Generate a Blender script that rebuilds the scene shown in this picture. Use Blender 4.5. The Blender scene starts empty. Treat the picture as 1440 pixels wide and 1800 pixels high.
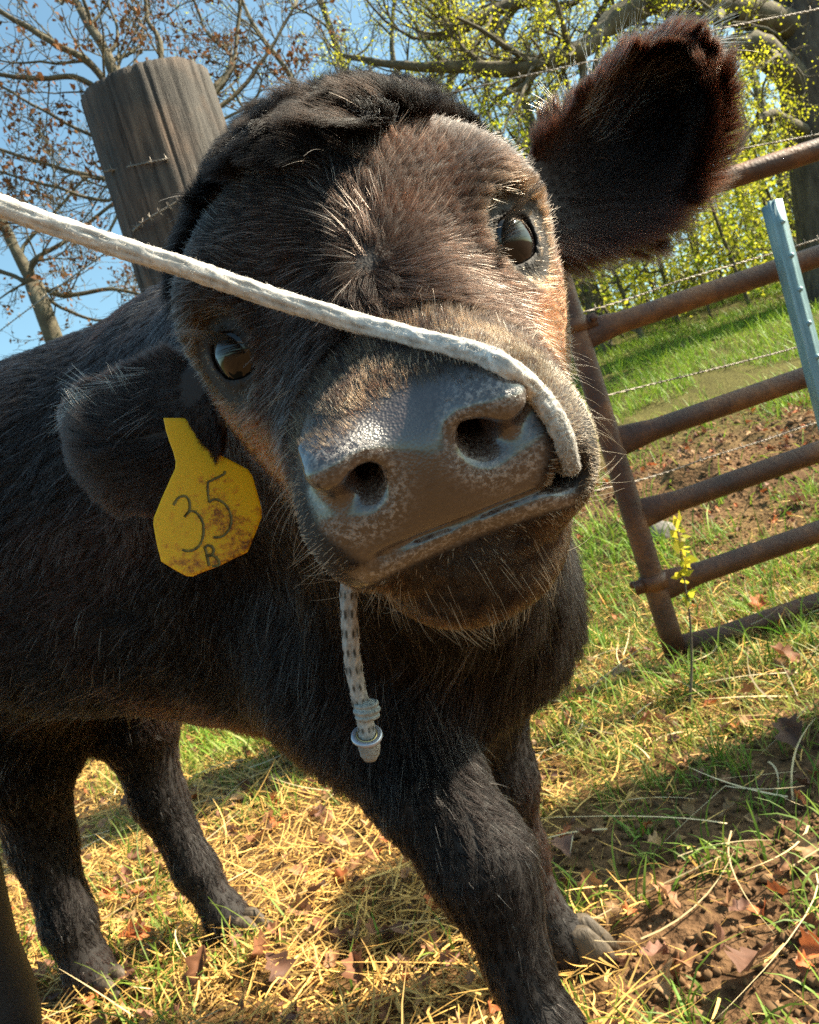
import bpy, math, random, os
import numpy as np
from mathutils import Vector, Matrix
from mathutils.bvhtree import BVHTree

random.seed(7)
rng = np.random.default_rng(11)
SC = bpy.context.scene
COL = SC.collection
R_ = math.radians
QUICK = os.environ.get('QUICK', '')

# ------------------------------------------------------------------ camera, sky, sun, exposure
CAM_H, FOC, ROLL, PITCH = 0.62, 1400.0, R_(17.0), R_(-1.0)
cp, sp, cr, sr = math.cos(PITCH), math.sin(PITCH), math.cos(ROLL), math.sin(ROLL)
c_fwd = np.array([0, cp, sp]); up0 = np.array([0, -sp, cp]); rt0 = np.array([1.0, 0, 0])
c_rt = cr * rt0 - sr * up0
c_up = sr * rt0 + cr * up0
C0 = np.array([0, 0, CAM_H])
CAMM = np.stack([c_rt, c_up, -c_fwd], 1)          # columns: camera axes in the world
cam_d = bpy.data.cameras.new('camera'); cam = bpy.data.objects.new('camera', cam_d); COL.objects.link(cam)
mw = Matrix.Identity(4)
for i in range(3):
    for j in range(3): mw[i][j] = CAMM[i, j]
    mw[i][3] = C0[i]
cam.matrix_world = mw
cam_d.sensor_fit = 'VERTICAL'; cam_d.sensor_height = 36; cam_d.lens = 36 * FOC / 1800
cam_d.dof.use_dof = True; cam_d.dof.focus_distance = 0.40; cam_d.dof.aperture_fstop = 30
cam_d.clip_start = 0.01; cam_d.clip_end = 2000
SC.camera = cam

SUN_AZ, SUN_EL = R_(6), R_(42)                   # measured from +X towards +Y
world = bpy.data.worlds.new('World'); SC.world = world; world.use_nodes = True
wn = world.node_tree; bg = wn.nodes['Background']
sky = wn.nodes.new('ShaderNodeTexSky'); sky.sky_type = 'NISHITA'; sky.sun_disc = False
sky.sun_elevation = SUN_EL; sky.sun_rotation = R_(90) - SUN_AZ
sky.air_density = 1.0; sky.dust_density = 2.2; sky.ozone_density = 0.4
air = wn.nodes.new('ShaderNodeMix'); air.data_type = 'RGBA'; air.blend_type = 'MULTIPLY'; air.inputs[0].default_value = 1; air.inputs[7].default_value = (.90, 1.16, 1.06, 1)
wn.links.new(sky.outputs[0], air.inputs[6]); wn.links.new(air.outputs[2], bg.inputs[0]); bg.inputs[1].default_value = 0.078
sun_d = bpy.data.lights.new('sun', 'SUN'); sun_d.energy = 5.0; sun_d.angle = R_(0.6); sun_d.color = (1, 0.87, 0.67)
sun = bpy.data.objects.new('sun', sun_d); COL.objects.link(sun)
sdir = Vector((math.cos(SUN_EL) * math.cos(SUN_AZ), math.cos(SUN_EL) * math.sin(SUN_AZ), math.sin(SUN_EL)))
sun.rotation_euler = sdir.to_track_quat('Z', 'Y').to_euler()
SC.view_settings.view_transform = 'Standard'; SC.view_settings.look = 'None'
SC.view_settings.exposure = 1.68; SC.view_settings.gamma = 1
SC.render.engine = 'CYCLES'
SC.cycles.max_bounces = 8; SC.cycles.transparent_max_bounces = 16
SC.cycles.use_denoising = False

# ------------------------------------------------------------------ helpers
def at(px, py, d):
    """World point at depth d (metres along the view axis) seen at a photograph pixel."""
    return C0 + d * (c_fwd + (px - 720) / FOC * c_rt - (py - 900) / FOC * c_up)
def proj(p):
    q = (np.asarray(p, float) - C0)
    d = q @ c_fwd
    return 720 + FOC * (q @ c_rt) / d, 900 - FOC * (q @ c_up) / d, d
def nrm(v):
    v = np.asarray(v, float)
    return v / np.maximum(np.linalg.norm(v, axis=-1, keepdims=True), 1e-12)

def tag(o, label=None, cat=None, group=None, kind=None):
    if label: o['label'] = label
    if cat: o['category'] = cat
    if group: o['group'] = group
    if kind: o['kind'] = kind
    return o
def empty(name, loc, label=None, cat=None, group=None):
    o = bpy.data.objects.new(name, None); o.location = [float(a) for a in loc]; o.empty_display_size = 0.1
    COL.objects.link(o); tag(o, label, cat, group); return o
def link(name, me, mat=None, parent=None, smooth=True):
    o = bpy.data.objects.new(name, me); COL.objects.link(o)
    if mat: me.materials.append(mat)
    if smooth and me.polygons: me.polygons.foreach_set('use_smooth', np.ones(len(me.polygons), bool))
    if parent:
        o.parent = parent
        o.matrix_parent_inverse = Matrix.Translation(-parent.location) if parent.parent is None else Matrix.Identity(4)
        if parent.parent is not None:
            o.matrix_parent_inverse = Matrix.Identity(4)
    return o
def mesh_np(name, V, F=None, Q=None):
    """A mesh from numpy vertices and triangles and / or quads."""
    me = bpy.data.meshes.new(name)
    V = np.asarray(V, np.float32)
    parts = []
    if F is not None and len(F): parts.append(np.asarray(F, np.int32))
    if Q is not None and len(Q): parts.append(np.asarray(Q, np.int32))
    li = np.concatenate([p.ravel() for p in parts]); tot = np.concatenate([np.full(len(p), p.shape[1], np.int32) for p in parts])
    me.vertices.add(len(V)); me.vertices.foreach_set('co', V.ravel())
    me.loops.add(len(li)); me.loops.foreach_set('vertex_index', li)
    me.polygons.add(len(tot)); st = np.concatenate([[0], np.cumsum(tot)[:-1]]).astype(np.int32)
    me.polygons.foreach_set('loop_start', st)
    me.update(calc_edges=True); me.validate()
    return me
def vcol(me, name, col):
    a = me.attributes.new(name, 'FLOAT_COLOR', 'POINT')
    c = np.ones((len(me.vertices), 4), np.float32); c[:, :3] = col
    a.data.foreach_set('color', c.ravel())

class MB:
    """Collects tubes, boxes and free shapes into one mesh."""
    def __init__(s): s.V = []; s.Q = []; s.T = []; s.n = 0; s.mi = []
    def add(s, V, Q=None, T=None):
        V = np.asarray(V, float); s.V.append(V)
        if Q is not None and len(Q): s.Q.append(np.asarray(Q, int) + s.n)
        if T is not None and len(T): s.T.append(np.asarray(T, int) + s.n)
        s.n += len(V)
    def tube(s, pts, rad, sides=10, cap=True):
        pts = np.asarray(pts, float); n = len(pts)
        rad = np.broadcast_to(np.asarray(rad, float), (n,))
        t = nrm(np.gradient(pts, axis=0))
        ref = np.array([0, 0, 1.0]) if abs(t[0, 2]) < .9 else np.array([1.0, 0, 0])
        u = nrm(np.cross(t[0], ref)); ring = []
        ang = np.linspace(0, 2 * np.pi, sides, endpoint=False)
        for i in range(n):
            u = nrm(u - t[i] * (u @ t[i])); w = np.cross(t[i], u)
            ring.append(pts[i] + rad[i] * (np.cos(ang)[:, None] * u + np.sin(ang)[:, None] * w))
        V = np.concatenate(ring); k = np.arange(sides); k2 = (k + 1) % sides
        Q = np.concatenate([np.stack([i * sides + k, i * sides + k2, (i + 1) * sides + k2, (i + 1) * sides + k], 1) for i in range(n - 1)])
        T = None
        if cap:
            V = np.concatenate([V, pts[:1], pts[-1:]])
            b = (n - 1) * sides
            T = np.concatenate([np.stack([k2, k, np.full(sides, n * sides)], 1), np.stack([b + k, b + k2, np.full(sides, n * sides + 1)], 1)])
        s.add(V, Q, T)
    def box(s, c, h, rot=None):
        g = np.array([[x, y, z] for x in (-1, 1) for y in (-1, 1) for z in (-1, 1)], float) * np.asarray(h)
        if rot is not None: g = g @ np.asarray(rot).T
        s.add(g + np.asarray(c), [[0, 1, 3, 2], [4, 6, 7, 5], [0, 4, 5, 1], [2, 3, 7, 6], [0, 2, 6, 4], [1, 5, 7, 3]])
    def lathe(s, c, axis, prof, sides=24):
        """prof: list of (distance along axis, radius)"""
        axis = nrm(axis); ref = np.array([0, 0, 1.0]) if abs(axis[2]) < .9 else np.array([1.0, 0, 0])
        u = nrm(np.cross(axis, ref)); w = np.cross(axis, u); ang = np.linspace(0, 2 * np.pi, sides, endpoint=False)
        V = np.concatenate([np.asarray(c) + axis * a + r * (np.cos(ang)[:, None] * u + np.sin(ang)[:, None] * w) for a, r in prof])
        k = np.arange(sides); k2 = (k + 1) % sides
        Q = np.concatenate([np.stack([i * sides + k, i * sides + k2, (i + 1) * sides + k2, (i + 1) * sides + k], 1) for i in range(len(prof) - 1)])
        s.add(V, Q)
    def build(s, name, mat, parent=None, smooth=True):
        me = mesh_np(name, np.concatenate(s.V), np.concatenate(s.T) if s.T else None, np.concatenate(s.Q) if s.Q else None)
        return link(name, me, mat, parent, smooth)

def spline(P, n):
    """Catmull-Rom through P sampled at n points."""
    P = np.asarray(P, float); m = len(P)
    Pe = np.concatenate([[2 * P[0] - P[1]], P, [2 * P[-1] - P[-2]]])
    t = np.linspace(0, m - 1 - 1e-9, n); i = t.astype(int); f = (t - i)[:, None]
    a, b, c, d = Pe[i], Pe[i + 1], Pe[i + 2], Pe[i + 3]
    return .5 * (2 * b + (c - a) * f + (2 * a - 5 * b + 4 * c - d) * f * f + (-a + 3 * b - 3 * c + d) * f ** 3)

def vnoise(p, seed=0):
    """Smooth value noise in 0..1 at points p (N,3)."""
    p = np.asarray(p, float); i = np.floor(p).astype(np.int64); f = p - i; f = f * f * (3 - 2 * f)
    def h(a):
        n = (a[:, 0] * 374761393 + a[:, 1] * 668265263 + a[:, 2] * 2147483647 + seed * 974634777) & 0xffffffff
        n = ((n ^ (n >> 13)) * 1274126177) & 0xffffffff
        return ((n ^ (n >> 16)) & 0xffff) / 65535.0
    r = 0
    for dx in (0, 1):
        for dy in (0, 1):
            for dz in (0, 1):
                w = (f[:, 0] if dx else 1 - f[:, 0]) * (f[:, 1] if dy else 1 - f[:, 1]) * (f[:, 2] if dz else 1 - f[:, 2])
                r = r + w * h(i + np.array([dx, dy, dz]))
    return r
def fbm(p, oct=3, seed=0):
    r, a, s = 0, .5, 0
    for k in range(oct):
        r = r + a * vnoise(np.asarray(p) * 2 ** k, seed + k); s += a; a *= .5
    return r / s

# ------------------------------------------------------------------ materials
def new_mat(name):
    m = bpy.data.materials.new(name); m.use_nodes = True
    nt = m.node_tree; return m, nt, nt.nodes['Principled BSDF']
def N(nt, kind, **kw):
    n = nt.nodes.new(kind)
    for k, v in kw.items():
        if k in n.inputs: n.inputs[k].default_value = v
        else: setattr(n, k, v)
    return n
def ramp(nt, fac, stops):
    r = nt.nodes.new('ShaderNodeValToRGB'); e = r.color_ramp.elements
    while len(e) < len(stops): e.new(.5)
    for q, (p, c) in zip(e, stops): q.position = p; q.color = (*c, 1)
    nt.links.new(fac, r.inputs[0]); return r
def noise_mat(name, stops, scale=20, rough=.8, bump=0, bscale=None, detail=6, stretch=None, metallic=0, spec=.3):
    m, nt, b = new_mat(name)
    tc = nt.nodes.new('ShaderNodeTexCoord'); src = tc.outputs['Object']
    if stretch:
        mp = N(nt, 'ShaderNodeMapping'); mp.inputs['Scale'].default_value = stretch; nt.links.new(src, mp.inputs[0]); src = mp.outputs[0]
    n = N(nt, 'ShaderNodeTexNoise', Scale=scale, Detail=detail, Roughness=.65); nt.links.new(src, n.inputs['Vector'])
    r = ramp(nt, n.outputs['Fac'], stops); nt.links.new(r.outputs[0], b.inputs['Base Color'])
    b.inputs['Roughness'].default_value = rough; b.inputs['Metallic'].default_value = metallic
    b.inputs['Specular IOR Level'].default_value = spec
    if bump:
        n2 = N(nt, 'ShaderNodeTexNoise', Scale=bscale or scale * 3, Detail=5); nt.links.new(src, n2.inputs['Vector'])
        bp = N(nt, 'ShaderNodeBump', Strength=bump, Distance=.01); nt.links.new(n2.outputs['Fac'], bp.inputs['Height'])
        nt.links.new(bp.outputs[0], b.inputs['Normal'])
    return m
def attr_mat(name, rough=.7, trans=0., spec=.3):
    """Colour from the mesh's own per-leaf attribute; optional translucency for thin leaves."""
    m, nt, b = new_mat(name)
    a = N(nt, 'ShaderNodeAttribute', attribute_name='tint')
    nt.links.new(a.outputs['Color'], b.inputs['Base Color']); b.inputs['Roughness'].default_value = rough
    b.inputs['Specular IOR Level'].default_value = spec
    if trans:
        t = nt.nodes.new('ShaderNodeBsdfTranslucent'); nt.links.new(a.outputs['Color'], t.inputs[0])
        mx = N(nt, 'ShaderNodeMixShader'); mx.inputs[0].default_value = trans
        nt.links.new(b.outputs[0], mx.inputs[1]); nt.links.new(t.outputs[0], mx.inputs[2])
        nt.links.new(mx.outputs[0], nt.nodes['Material Output'].inputs[0])
    return m

#@@CALF
# ------------------------------------------------------------------ the calf: one implicit surface
HM = np.array([[.9281, .1319, -.3483], [.3692, -.4476, .8145], [.0485, .8845, .4641]])   # head axes (lateral, forward, dorsal) in camera axes
HT = np.array([-.0212, .1165, -.4214])
HW = CAMM @ HM; HO = C0 + CAMM @ HT                # head frame in the world
def h2w(p): return np.asarray(p, float) @ HW.T + HO
def w2h(p): return (np.asarray(p, float) - HO) @ HW

def su(a, b, k):
    h = np.maximum(k - np.abs(a - b), 0) / k
    return np.minimum(a, b) - h * h * k * .25
def ss(a, b, k):                                   # a minus b
    h = np.maximum(k - np.abs(a + b), 0) / k
    return np.maximum(a, -b) + h * h * k * .25
def ell(p, c, r):
    q = (p - np.asarray(c, np.float32)) / np.asarray(r, np.float32)
    k0 = np.sqrt((q * q).sum(-1)); q = q / np.asarray(r, np.float32); k1 = np.sqrt((q * q).sum(-1))
    return k0 * (k0 - 1) / np.maximum(k1, 1e-6)
def cap(p, a, b, ra, rb):
    a = np.asarray(a, np.float32); ba = np.asarray(b, np.float32) - a
    pa = p - a; h = np.clip(pa @ ba / (ba @ ba), 0, 1)
    q = pa - h[..., None] * ba
    return np.sqrt((q * q).sum(-1)) - (ra + (rb - ra) * h)

EYE = np.array([.0665, .019, -.001]); EYE_R = .0195
EA = nrm(np.array([.56, .75, .33])); EB = nrm(np.array([-.50, .86, -.30])); EB = nrm(EB - EA * (EA @ EB)); EC = np.cross(EB, EA); EC = EC * np.sign(EC[2])
def mouth_u(p):
    r = np.abs(p[..., 0])
    return -.0565 - .010 * np.clip((r - .030) / .030, 0, 1.4) ** 1.5 + .03 * (p[..., 1] - .172)
def head_sdf(q):
    """q: points in the head frame."""
    p = q.astype(np.float32).copy(); p[..., 0] = np.abs(p[..., 0])
    d = ell(p, (0, -.062, .004), (.094, .108, .076))
    d = su(d, ell(p, (0, -.125, .030), (.074, .050, .040)), .05)
    d = su(d, cap(p, (0, -.01, .018), (0, .125, -.027), .056, .032), .05)
    d = su(d, ell(p, (.066, -.012, .014), (.033, .050, .032)), .03)
    d = su(d, cap(p, (.058, -.055, -.045), (.030, .085, -.046), .052, .036), .04)
    d = su(d, cap(p, (.040, -.07, -.088), (.004, .100, -.090), .050, .028), .035)
    # muzzle
    m = ell(p, (0, .134, -.041), (.046, .046, .031))
    m = su(m, ell(p, (.036, .132, -.054), (.027, .038, .032)), .022)
    m = su(m, ell(p, (.027, .146, -.020), (.017, .026, .0175)), .014)
    pl = p[..., 1] * .965 - p[..., 2] * .20 - .1765
    d = su(d, m, .022)
    d = -su(-d, -pl, .016)
    # chin and lower lip
    ch = ell(p, (0, .108, -.098), (.046, .051, .034))
    ch = su(ch, ell(p, (0, .135, -.079), (.037, .025, .013)), .016)
    d = su(d, ch, .012)
    # mouth slit
    um = mouth_u(p)
    sl = np.maximum(np.maximum(np.abs(p[..., 2] - um) - .0009 * np.clip((q[..., 0] + .040) / .02, .1, 1), .088 - p[..., 1]), np.maximum(q[..., 0] - .037, -.036 - q[..., 0]))
    d = ss(d, sl, .0055)
    d = ss(d, cap(q.astype(np.float32), (.0455, .180, -.0535), (.040, .130, -.058), .0068, .006), .006)      # corner of the mouth, open round the rope
    # nostrils: round inner opening, slit curling outwards and up, a raised rim over it
    p0 = p; p = q.astype(np.float32).copy(); p[..., 0] = np.abs(p[..., 0] + .0055)
    rim = cap(p, (.024, .166, -.015), (.038, .157, -.012), .007, .0055)
    d = su(d, rim, .010)
    n1 = cap(p, (.0262, .195, -.030), (.021, .120, -.016), .0106, .006)
    n2 = cap(p, (.030, .184, -.030), (.0415, .166, -.024), .0088, .0055)
    n3 = cap(p, (.0415, .170, -.024), (.0485, .152, -.006), .0060, .0028)
    nn = su(su(n1, n2, .010), n3, .006)
    d = ss(d, nn, .007); d = su(d, cap(p, (.0340, .170, -.0150), (.0285, .158, -.0225), .0050, .0040), .012); p = p0      # the fold that makes the opening a comma
    # eyelids: a bulge over the eyeball cut by an almond opening
    e = p - EYE.astype(np.float32)
    le = np.sqrt((e * e).sum(-1))
    d = ss(d, ell(p, EYE + EA * .014, (.020,) * 3), .016)
    d = su(d, le - (EYE_R + .0022), .010)
    w = e @ EA; x = e @ EB; y = e @ EC
    alm = np.maximum((np.abs(y + .001) -   .0100 * (1 - np.clip(np.abs(x) / .0148, 0, 1.6) ** 2)) * .75, .006 - w)
    d = ss(d, np.maximum(alm, le - .045), .004)
    d = ss(d, le - EYE_R - .0002, .002)
    return d

S_ = lambda px, py, d: at(px, py, d)
BODY = []                                          # (a, b, ra, rb, k)
def seg(a, b, ra, rb, k=.08): BODY.append((np.asarray(a, np.float32), np.asarray(b, np.float32), ra, rb, k))
sh = np.array([-.17, 1.03, .70]); hp = np.array([-.92, 1.34, .76])
seg(sh, hp, .205, .215)
seg(sh + [0.0, -.0, .07], [-.9, 1.33, .83], .155, .15, .1)
nk = h2w((0, -.115, -.030))
seg(sh + [.03, -.05, .05], nk, .175, .092, .10)
seg([.0, .93, .52], h2w((0, -.06, -.09)), .150, .062, .10)          # throat and dewlap
seg([-.22, 1.02, .58], [-.72, 1.22, .66], .15, .15, .1)            # belly
seg(at(320, 1150, 1.22), at(560, 1165, .98), .085, .075, .08)
seg([.0, .93, .47], [-.08, 1.08, .50], .11, .12, .10)                # brisket
# right foreleg, stepping towards the camera
fl = [(at(640, 1190, .86), .098), (at(752, 1385, .78), .050), (at(815, 1470, .757), .040), (at(852, 1525, .748), .0435), (at(878, 1590, .742), .030), (at(910, 1690, .735), .0245), (at(965, 1830, .72), .029), (at(1010, 1960, .70), .024), (at(1050, 2040, .68), .034)]
# left foreleg
fr = [(at(790, 1180, 1.04), .10), (at(870, 1370, 1.05), .05), (at(905, 1500, 1.06), .037), (at(945, 1590, 1.06), .027), (at(985, 1650, 1.055), .028), (at(1015, 1690, 1.05), .027)]
# hind legs
hn = [(at(40, 1130, 1.28), .15), (at(40, 1330, 1.30), .075), (at(75, 1480, 1.34), .048), (at(120, 1620, 1.335), .038), (at(158, 1710, 1.325), .034), (at(200, 1785, 1.31), .036)]
hf = [(at(225, 1110, 1.40), .11), (at(235, 1260, 1.39), .066), (at(278, 1400, 1.41), .042), (at(345, 1530, 1.40), .032), (at(398, 1612, 1.385), .031), (at(436, 1668, 1.365), .034)]
for chain in (fl, fr, hn, hf):
    for i, ((a, ra), (b, rb)) in enumerate(zip(chain[:-1], chain[1:])): seg(a, b, ra, rb, .09 if i == 0 else .03)
def body_sdf(p):
    p = p.astype(np.float32); d = None
    for a, b, ra, rb, k in BODY:
        e = cap(p, a, b, ra, rb); d = e if d is None else su(d, e, k)
    return d
def calf_sdf(p):
    b = body_sdf(p); h = head_sdf(w2h(p)); return su(b, h, .035)
def grad(fn, p, e=.002):
    g = np.stack([fn(p + e * np.eye(3)[i]) - fn(p - e * np.eye(3)[i]) for i in range(3)], -1)
    return nrm(g)

def surface_nets(fn, lo, hi, h):
    lo = np.asarray(lo, float); n = np.ceil((np.asarray(hi) - lo) / h).astype(int) + 1
    ax = [lo[i] + h * np.arange(n[i]) for i in range(3)]
    val = np.empty(n, np.float32)
    for i0 in range(0, n[0], 16):                  # slabs, to keep memory small
        g = np.stack(np.meshgrid(ax[0][i0:i0 + 16], ax[1], ax[2], indexing='ij'), -1)
        val[i0:i0 + 16] = fn(g.reshape(-1, 3)).reshape(g.shape[:3])
    ins = val < 0
    acc = np.zeros((*(n - 1), 3), np.float32); cnt = np.zeros(n - 1, np.float32)
    idx = np.stack(np.meshgrid(*[np.arange(k) for k in n], indexing='ij'), -1)
    crossing = []
    for a in range(3):
        s0 = [slice(None)] * 3; s1 = [slice(None)] * 3; s0[a] = slice(0, -1); s1[a] = slice(1, None)
        v0, v1 = val[tuple(s0)], val[tuple(s1)]; cr_ = (v0 < 0) != (v1 < 0)
        e = np.argwhere(cr_); t = v0[cr_] / (v0[cr_] - v1[cr_])
        pt = e.astype(np.float32); pt[:, a] += t
        o = [b for b in range(3) if b != a]; flip = v0[cr_] > 0
        for da in (0, 1):
            for db in (0, 1):
                c = e.copy(); c[:, o[0]] -= da; c[:, o[1]] -= db
                ok = (c >= 0).all(1) & (c < n - 1).all(1)
                np.add.at(acc, tuple(c[ok].T), pt[ok]); np.add.at(cnt, tuple(c[ok].T), 1)
        crossing.append((a, o, e, flip))
    act = cnt > 0; vid = np.full(n - 1, -1, np.int64); vid[act] = np.arange(act.sum())
    V = acc[act] / cnt[act][:, None] * h + lo
    Q = []
    for a, o, e, flip in crossing:
        ok = (e[:, o[0]] > 0) & (e[:, o[1]] > 0) & (e[:, o[0]] < n[o[0]] - 1) & (e[:, o[1]] < n[o[1]] - 1)
        e, f = e[ok], flip[ok]; q = []
        for da, db in ((0, 0), (1, 0), (1, 1), (0, 1)):
            c = e.copy(); c[:, o[0]] -= da; c[:, o[1]] -= db; q.append(vid[tuple(c.T)])
        q = np.stack(q, 1)
        rev = f if a != 1 else ~f
        q[rev] = q[rev][:, ::-1]; Q.append(q)
    return V, np.concatenate(Q)

def in_head_box(q): return (q[..., 1] > -.075)
# head grid in the head frame, body grid in the world
HV, HQ = surface_nets(lambda q: calf_sdf(h2w(q)), (-.125, -.098, -.165), (.125, .192, .105), .0021 if not QUICK else .003)
HV = h2w(HV)
BV, BQ = surface_nets(calf_sdf, (-1.2, .36, -.045), (.30, 1.72, 1.0), .011)
bc = w2h(BV[BQ].mean(1))
keep = ~((np.abs(bc[:, 0]) < .124) & (bc[:, 1] > -.091) & (bc[:, 2] > -.160) & (bc[:, 2] < .104))
BQ = BQ[keep]

# ears: cupped sheets with thickness, lofted between two edges
def ear(top, bot, depth, cup, ns=40, nt=33):
    T_ = spline(top, ns); B_ = spline(bot, ns); s = np.linspace(0, 1, ns)
    dep = np.interp(s, np.linspace(0, 1, len(depth)), depth)
    t = np.linspace(0, 1, nt)
    px = T_[:, None, :] * (1 - t)[None, :, None] + B_[:, None, :] * t[None, :, None]
    c = 1 - (2 * t - 1) ** 2
    P = np.empty((ns, nt, 3))
    for i in range(ns):
        for j in range(nt):
            P[i, j] = at(px[i, j, 0], px[i, j, 1], dep[i] + cup * c[j] * math.sin(math.pi * min(1, .25 + .75 * (1 - s[i]))) )
    dS = np.gradient(P, axis=0); dT = np.gradient(P, axis=1); n = nrm(np.cross(dS, dT))
    if (n[ns // 2, nt // 2] @ (C0 - P[ns // 2, nt // 2])) < 0: n = -n
    th = .0035 * np.clip(np.minimum(np.minimum(t, 1 - t) * 8, 1), .1, 1)[None, :, None] * np.clip((1 - s) * 8, .1, 1)[:, None, None]
    A = P + n * th; B = P - n * th
    idx = np.arange(ns * nt).reshape(ns, nt)
    q = np.stack([idx[:-1, :-1], idx[1:, :-1], idx[1:, 1:], idx[:-1, 1:]], -1).reshape(-1, 4)
    V = np.concatenate([A.reshape(-1, 3), B.reshape(-1, 3)]); Q = [q, q[:, ::-1] + ns * nt]
    loop = np.concatenate([idx[:, 0], idx[-1, 1:], idx[-2::-1, -1], idx[0, -2:0:-1]])
    l2 = np.roll(loop, -1); Q.append(np.stack([loop, loop + ns * nt, l2 + ns * nt, l2], 1))
    return V, np.concatenate(Q), P, n, nrm(dS), nrm(dT)
EAR_A = ear([(870, 290), (925, 278), (985, 222), (1045, 158), (1105, 106), (1175, 80), (1228, 86), (1250, 110)],
            [(930, 440), (1000, 432), (1075, 420), (1150, 388), (1206, 332), (1242, 256), (1258, 185), (1258, 138)],
            [.475, .49, .50, .505, .50, .49], .030)
EAR_B = ear([(380, 625), (330, 632), (275, 650), (215, 672), (165, 690), (140, 715), (130, 745)],
            [(400, 740), (360, 850), (310, 880), (245, 880), (185, 855), (147, 815), (132, 770)],
            [.485, .50, .52, .54, .56, .57], -.018)

# ------------------------------------------------------------------ calf: skin, coat, eyes, hooves
calf = empty('calf', (-.45, 1.1, 0), 'black calf turning its head to the camera with a rope in its mouth', 'calf')
skin, nt, b = new_mat('calf_skin')
zn = N(nt, 'ShaderNodeAttribute', attribute_name='tint'); nt.links.new(zn.outputs['Color'], b.inputs['Base Color'])
wet = N(nt, 'ShaderNodeAttribute', attribute_name='wet')
mr = N(nt, 'ShaderNodeMapRange'); nt.links.new(wet.outputs['Fac'], mr.inputs['Value']); mr.inputs['To Min'].default_value = .75; mr.inputs['To Max'].default_value = .30
nt.links.new(mr.outputs[0], b.inputs['Roughness']); nt.links.new(wet.outputs['Fac'], b.inputs['Coat Weight']); b.inputs['Coat Roughness'].default_value = .15; b.inputs['Coat IOR'].default_value = 1.62
tc = nt.nodes.new('ShaderNodeTexCoord')
vo = N(nt, 'ShaderNodeTexVoronoi', Scale=900.0); nt.links.new(tc.outputs['Object'], vo.inputs['Vector'])
no = N(nt, 'ShaderNodeTexNoise', Scale=160.0, Detail=5); nt.links.new(tc.outputs['Object'], no.inputs['Vector'])
ad = N(nt, 'ShaderNodeMath', operation='ADD'); nt.links.new(vo.outputs['Distance'], ad.inputs[0]); nt.links.new(no.outputs['Fac'], ad.inputs[1])
fr_ = N(nt, 'ShaderNodeAttribute', attribute_name='frost'); fn_ = N(nt, 'ShaderNodeTexNoise', Scale=520.0, Detail=4, Roughness=.7); nt.links.new(tc.outputs['Object'], fn_.inputs['Vector'])
fm = N(nt, 'ShaderNodeMapRange'); nt.links.new(fn_.outputs['Fac'], fm.inputs['Value']); fm.inputs['From Min'].default_value = .47; fm.inputs['From Max'].default_value = .60
fx = N(nt, 'ShaderNodeMath', operation='MULTIPLY'); nt.links.new(fm.outputs[0], fx.inputs[0]); nt.links.new(fr_.outputs['Fac'], fx.inputs[1])
fmix = N(nt, 'ShaderNodeMix', data_type='RGBA'); nt.links.new(fx.outputs[0], fmix.inputs[0]); nt.links.new(zn.outputs['Color'], fmix.inputs[6]); fmix.inputs[7].default_value = (.24, .21, .19, 1); nt.links.new(fmix.outputs[2], b.inputs['Base Color'])
ad2 = N(nt, 'ShaderNodeMath', operation='ADD'); nt.links.new(ad.outputs[0], ad2.inputs[0]); nt.links.new(fx.outputs[0], ad2.inputs[1])
bp = N(nt, 'ShaderNodeBump', Strength=.42, Distance=.0008); nt.links.new(ad2.outputs[0], bp.inputs['Height']); nt.links.new(bp.outputs[0], b.inputs['Normal'])

def sstep(a, b_, x): t = np.clip((x - a) / (b_ - a), 0, 1); return t * t * (3 - 2 * t)
def pad_mask(q):
    """1 on the bare leathery nose pad and lips, 0 in the coat (head frame)."""
    r = np.abs(q[..., 0] + .003)
    lim = np.where(q[..., 0] > 0, .0395, .0465) - .55 * np.clip(-.040 - q[..., 2], 0, .05)
    top = -.004 - .002 * np.clip(r / .04, 0, 1) - .35 * np.clip(.172 - q[..., 1], 0, .1) * 0
    m = sstep(lim + .004, lim - .003, r) * sstep(.122, .134, q[..., 1]) * sstep(top + .004, top - .003, q[..., 2]) * sstep(-.0665, -.0625, q[..., 2])
    lip = sstep(.0075, .0045, np.abs(q[..., 2] - mouth_u(q) + .0045)) * sstep(.125, .14, q[..., 1]) * sstep(.050, .042, r)
    return np.maximum(m, lip)
V = np.concatenate([HV, BV, EAR_A[0], EAR_B[0]]); nh, nb, ne = len(HV), len(BV), len(EAR_A[0])
Qs = np.concatenate([HQ, BQ + nh, EAR_A[1] + nh + nb, EAR_B[1] + nh + nb + ne])
me = mesh_np('calf_body', V, None, Qs)
qh = w2h(V); pm = np.where(np.arange(len(V)) < nh, pad_mask(qh), 0)
dark = np.array([.010, .007, .006]); padc = np.array([.040, .027, .023])
mott = fbm(qh * 260, 3, 5)[:, None]
pads = padc * (.75 + .5 * mott)
pn_ = qh.copy(); pn_[:, 0] = np.abs(pn_[:, 0] + .0055); dn_ = np.linalg.norm((pn_ - [.030, .172, -.026])[:, [0, 2]], axis=1); dl_ = np.abs(qh[:, 2] - mouth_u(qh) + .006)
frost = np.clip(np.exp(-((dn_ - .017) / .006) ** 2) + 1.2 * np.exp(-(dl_ / .004) ** 2)  + .45 * sstep(.036, .048, qh[:, 0]) + .01, 0, 1)
tint = dark * (1 - pm[:, None]) + pm[:, None] * pads
tint[nh + nb:] = [.014, .008, .006]
vcol(me, 'tint', tint)
a = me.attributes.new('wet', 'FLOAT', 'POINT'); a.data.foreach_set('value', pm.astype(np.float32))
a = me.attributes.new('frost', 'FLOAT', 'POINT'); a.data.foreach_set('value', (frost * pm).astype(np.float32))
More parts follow.
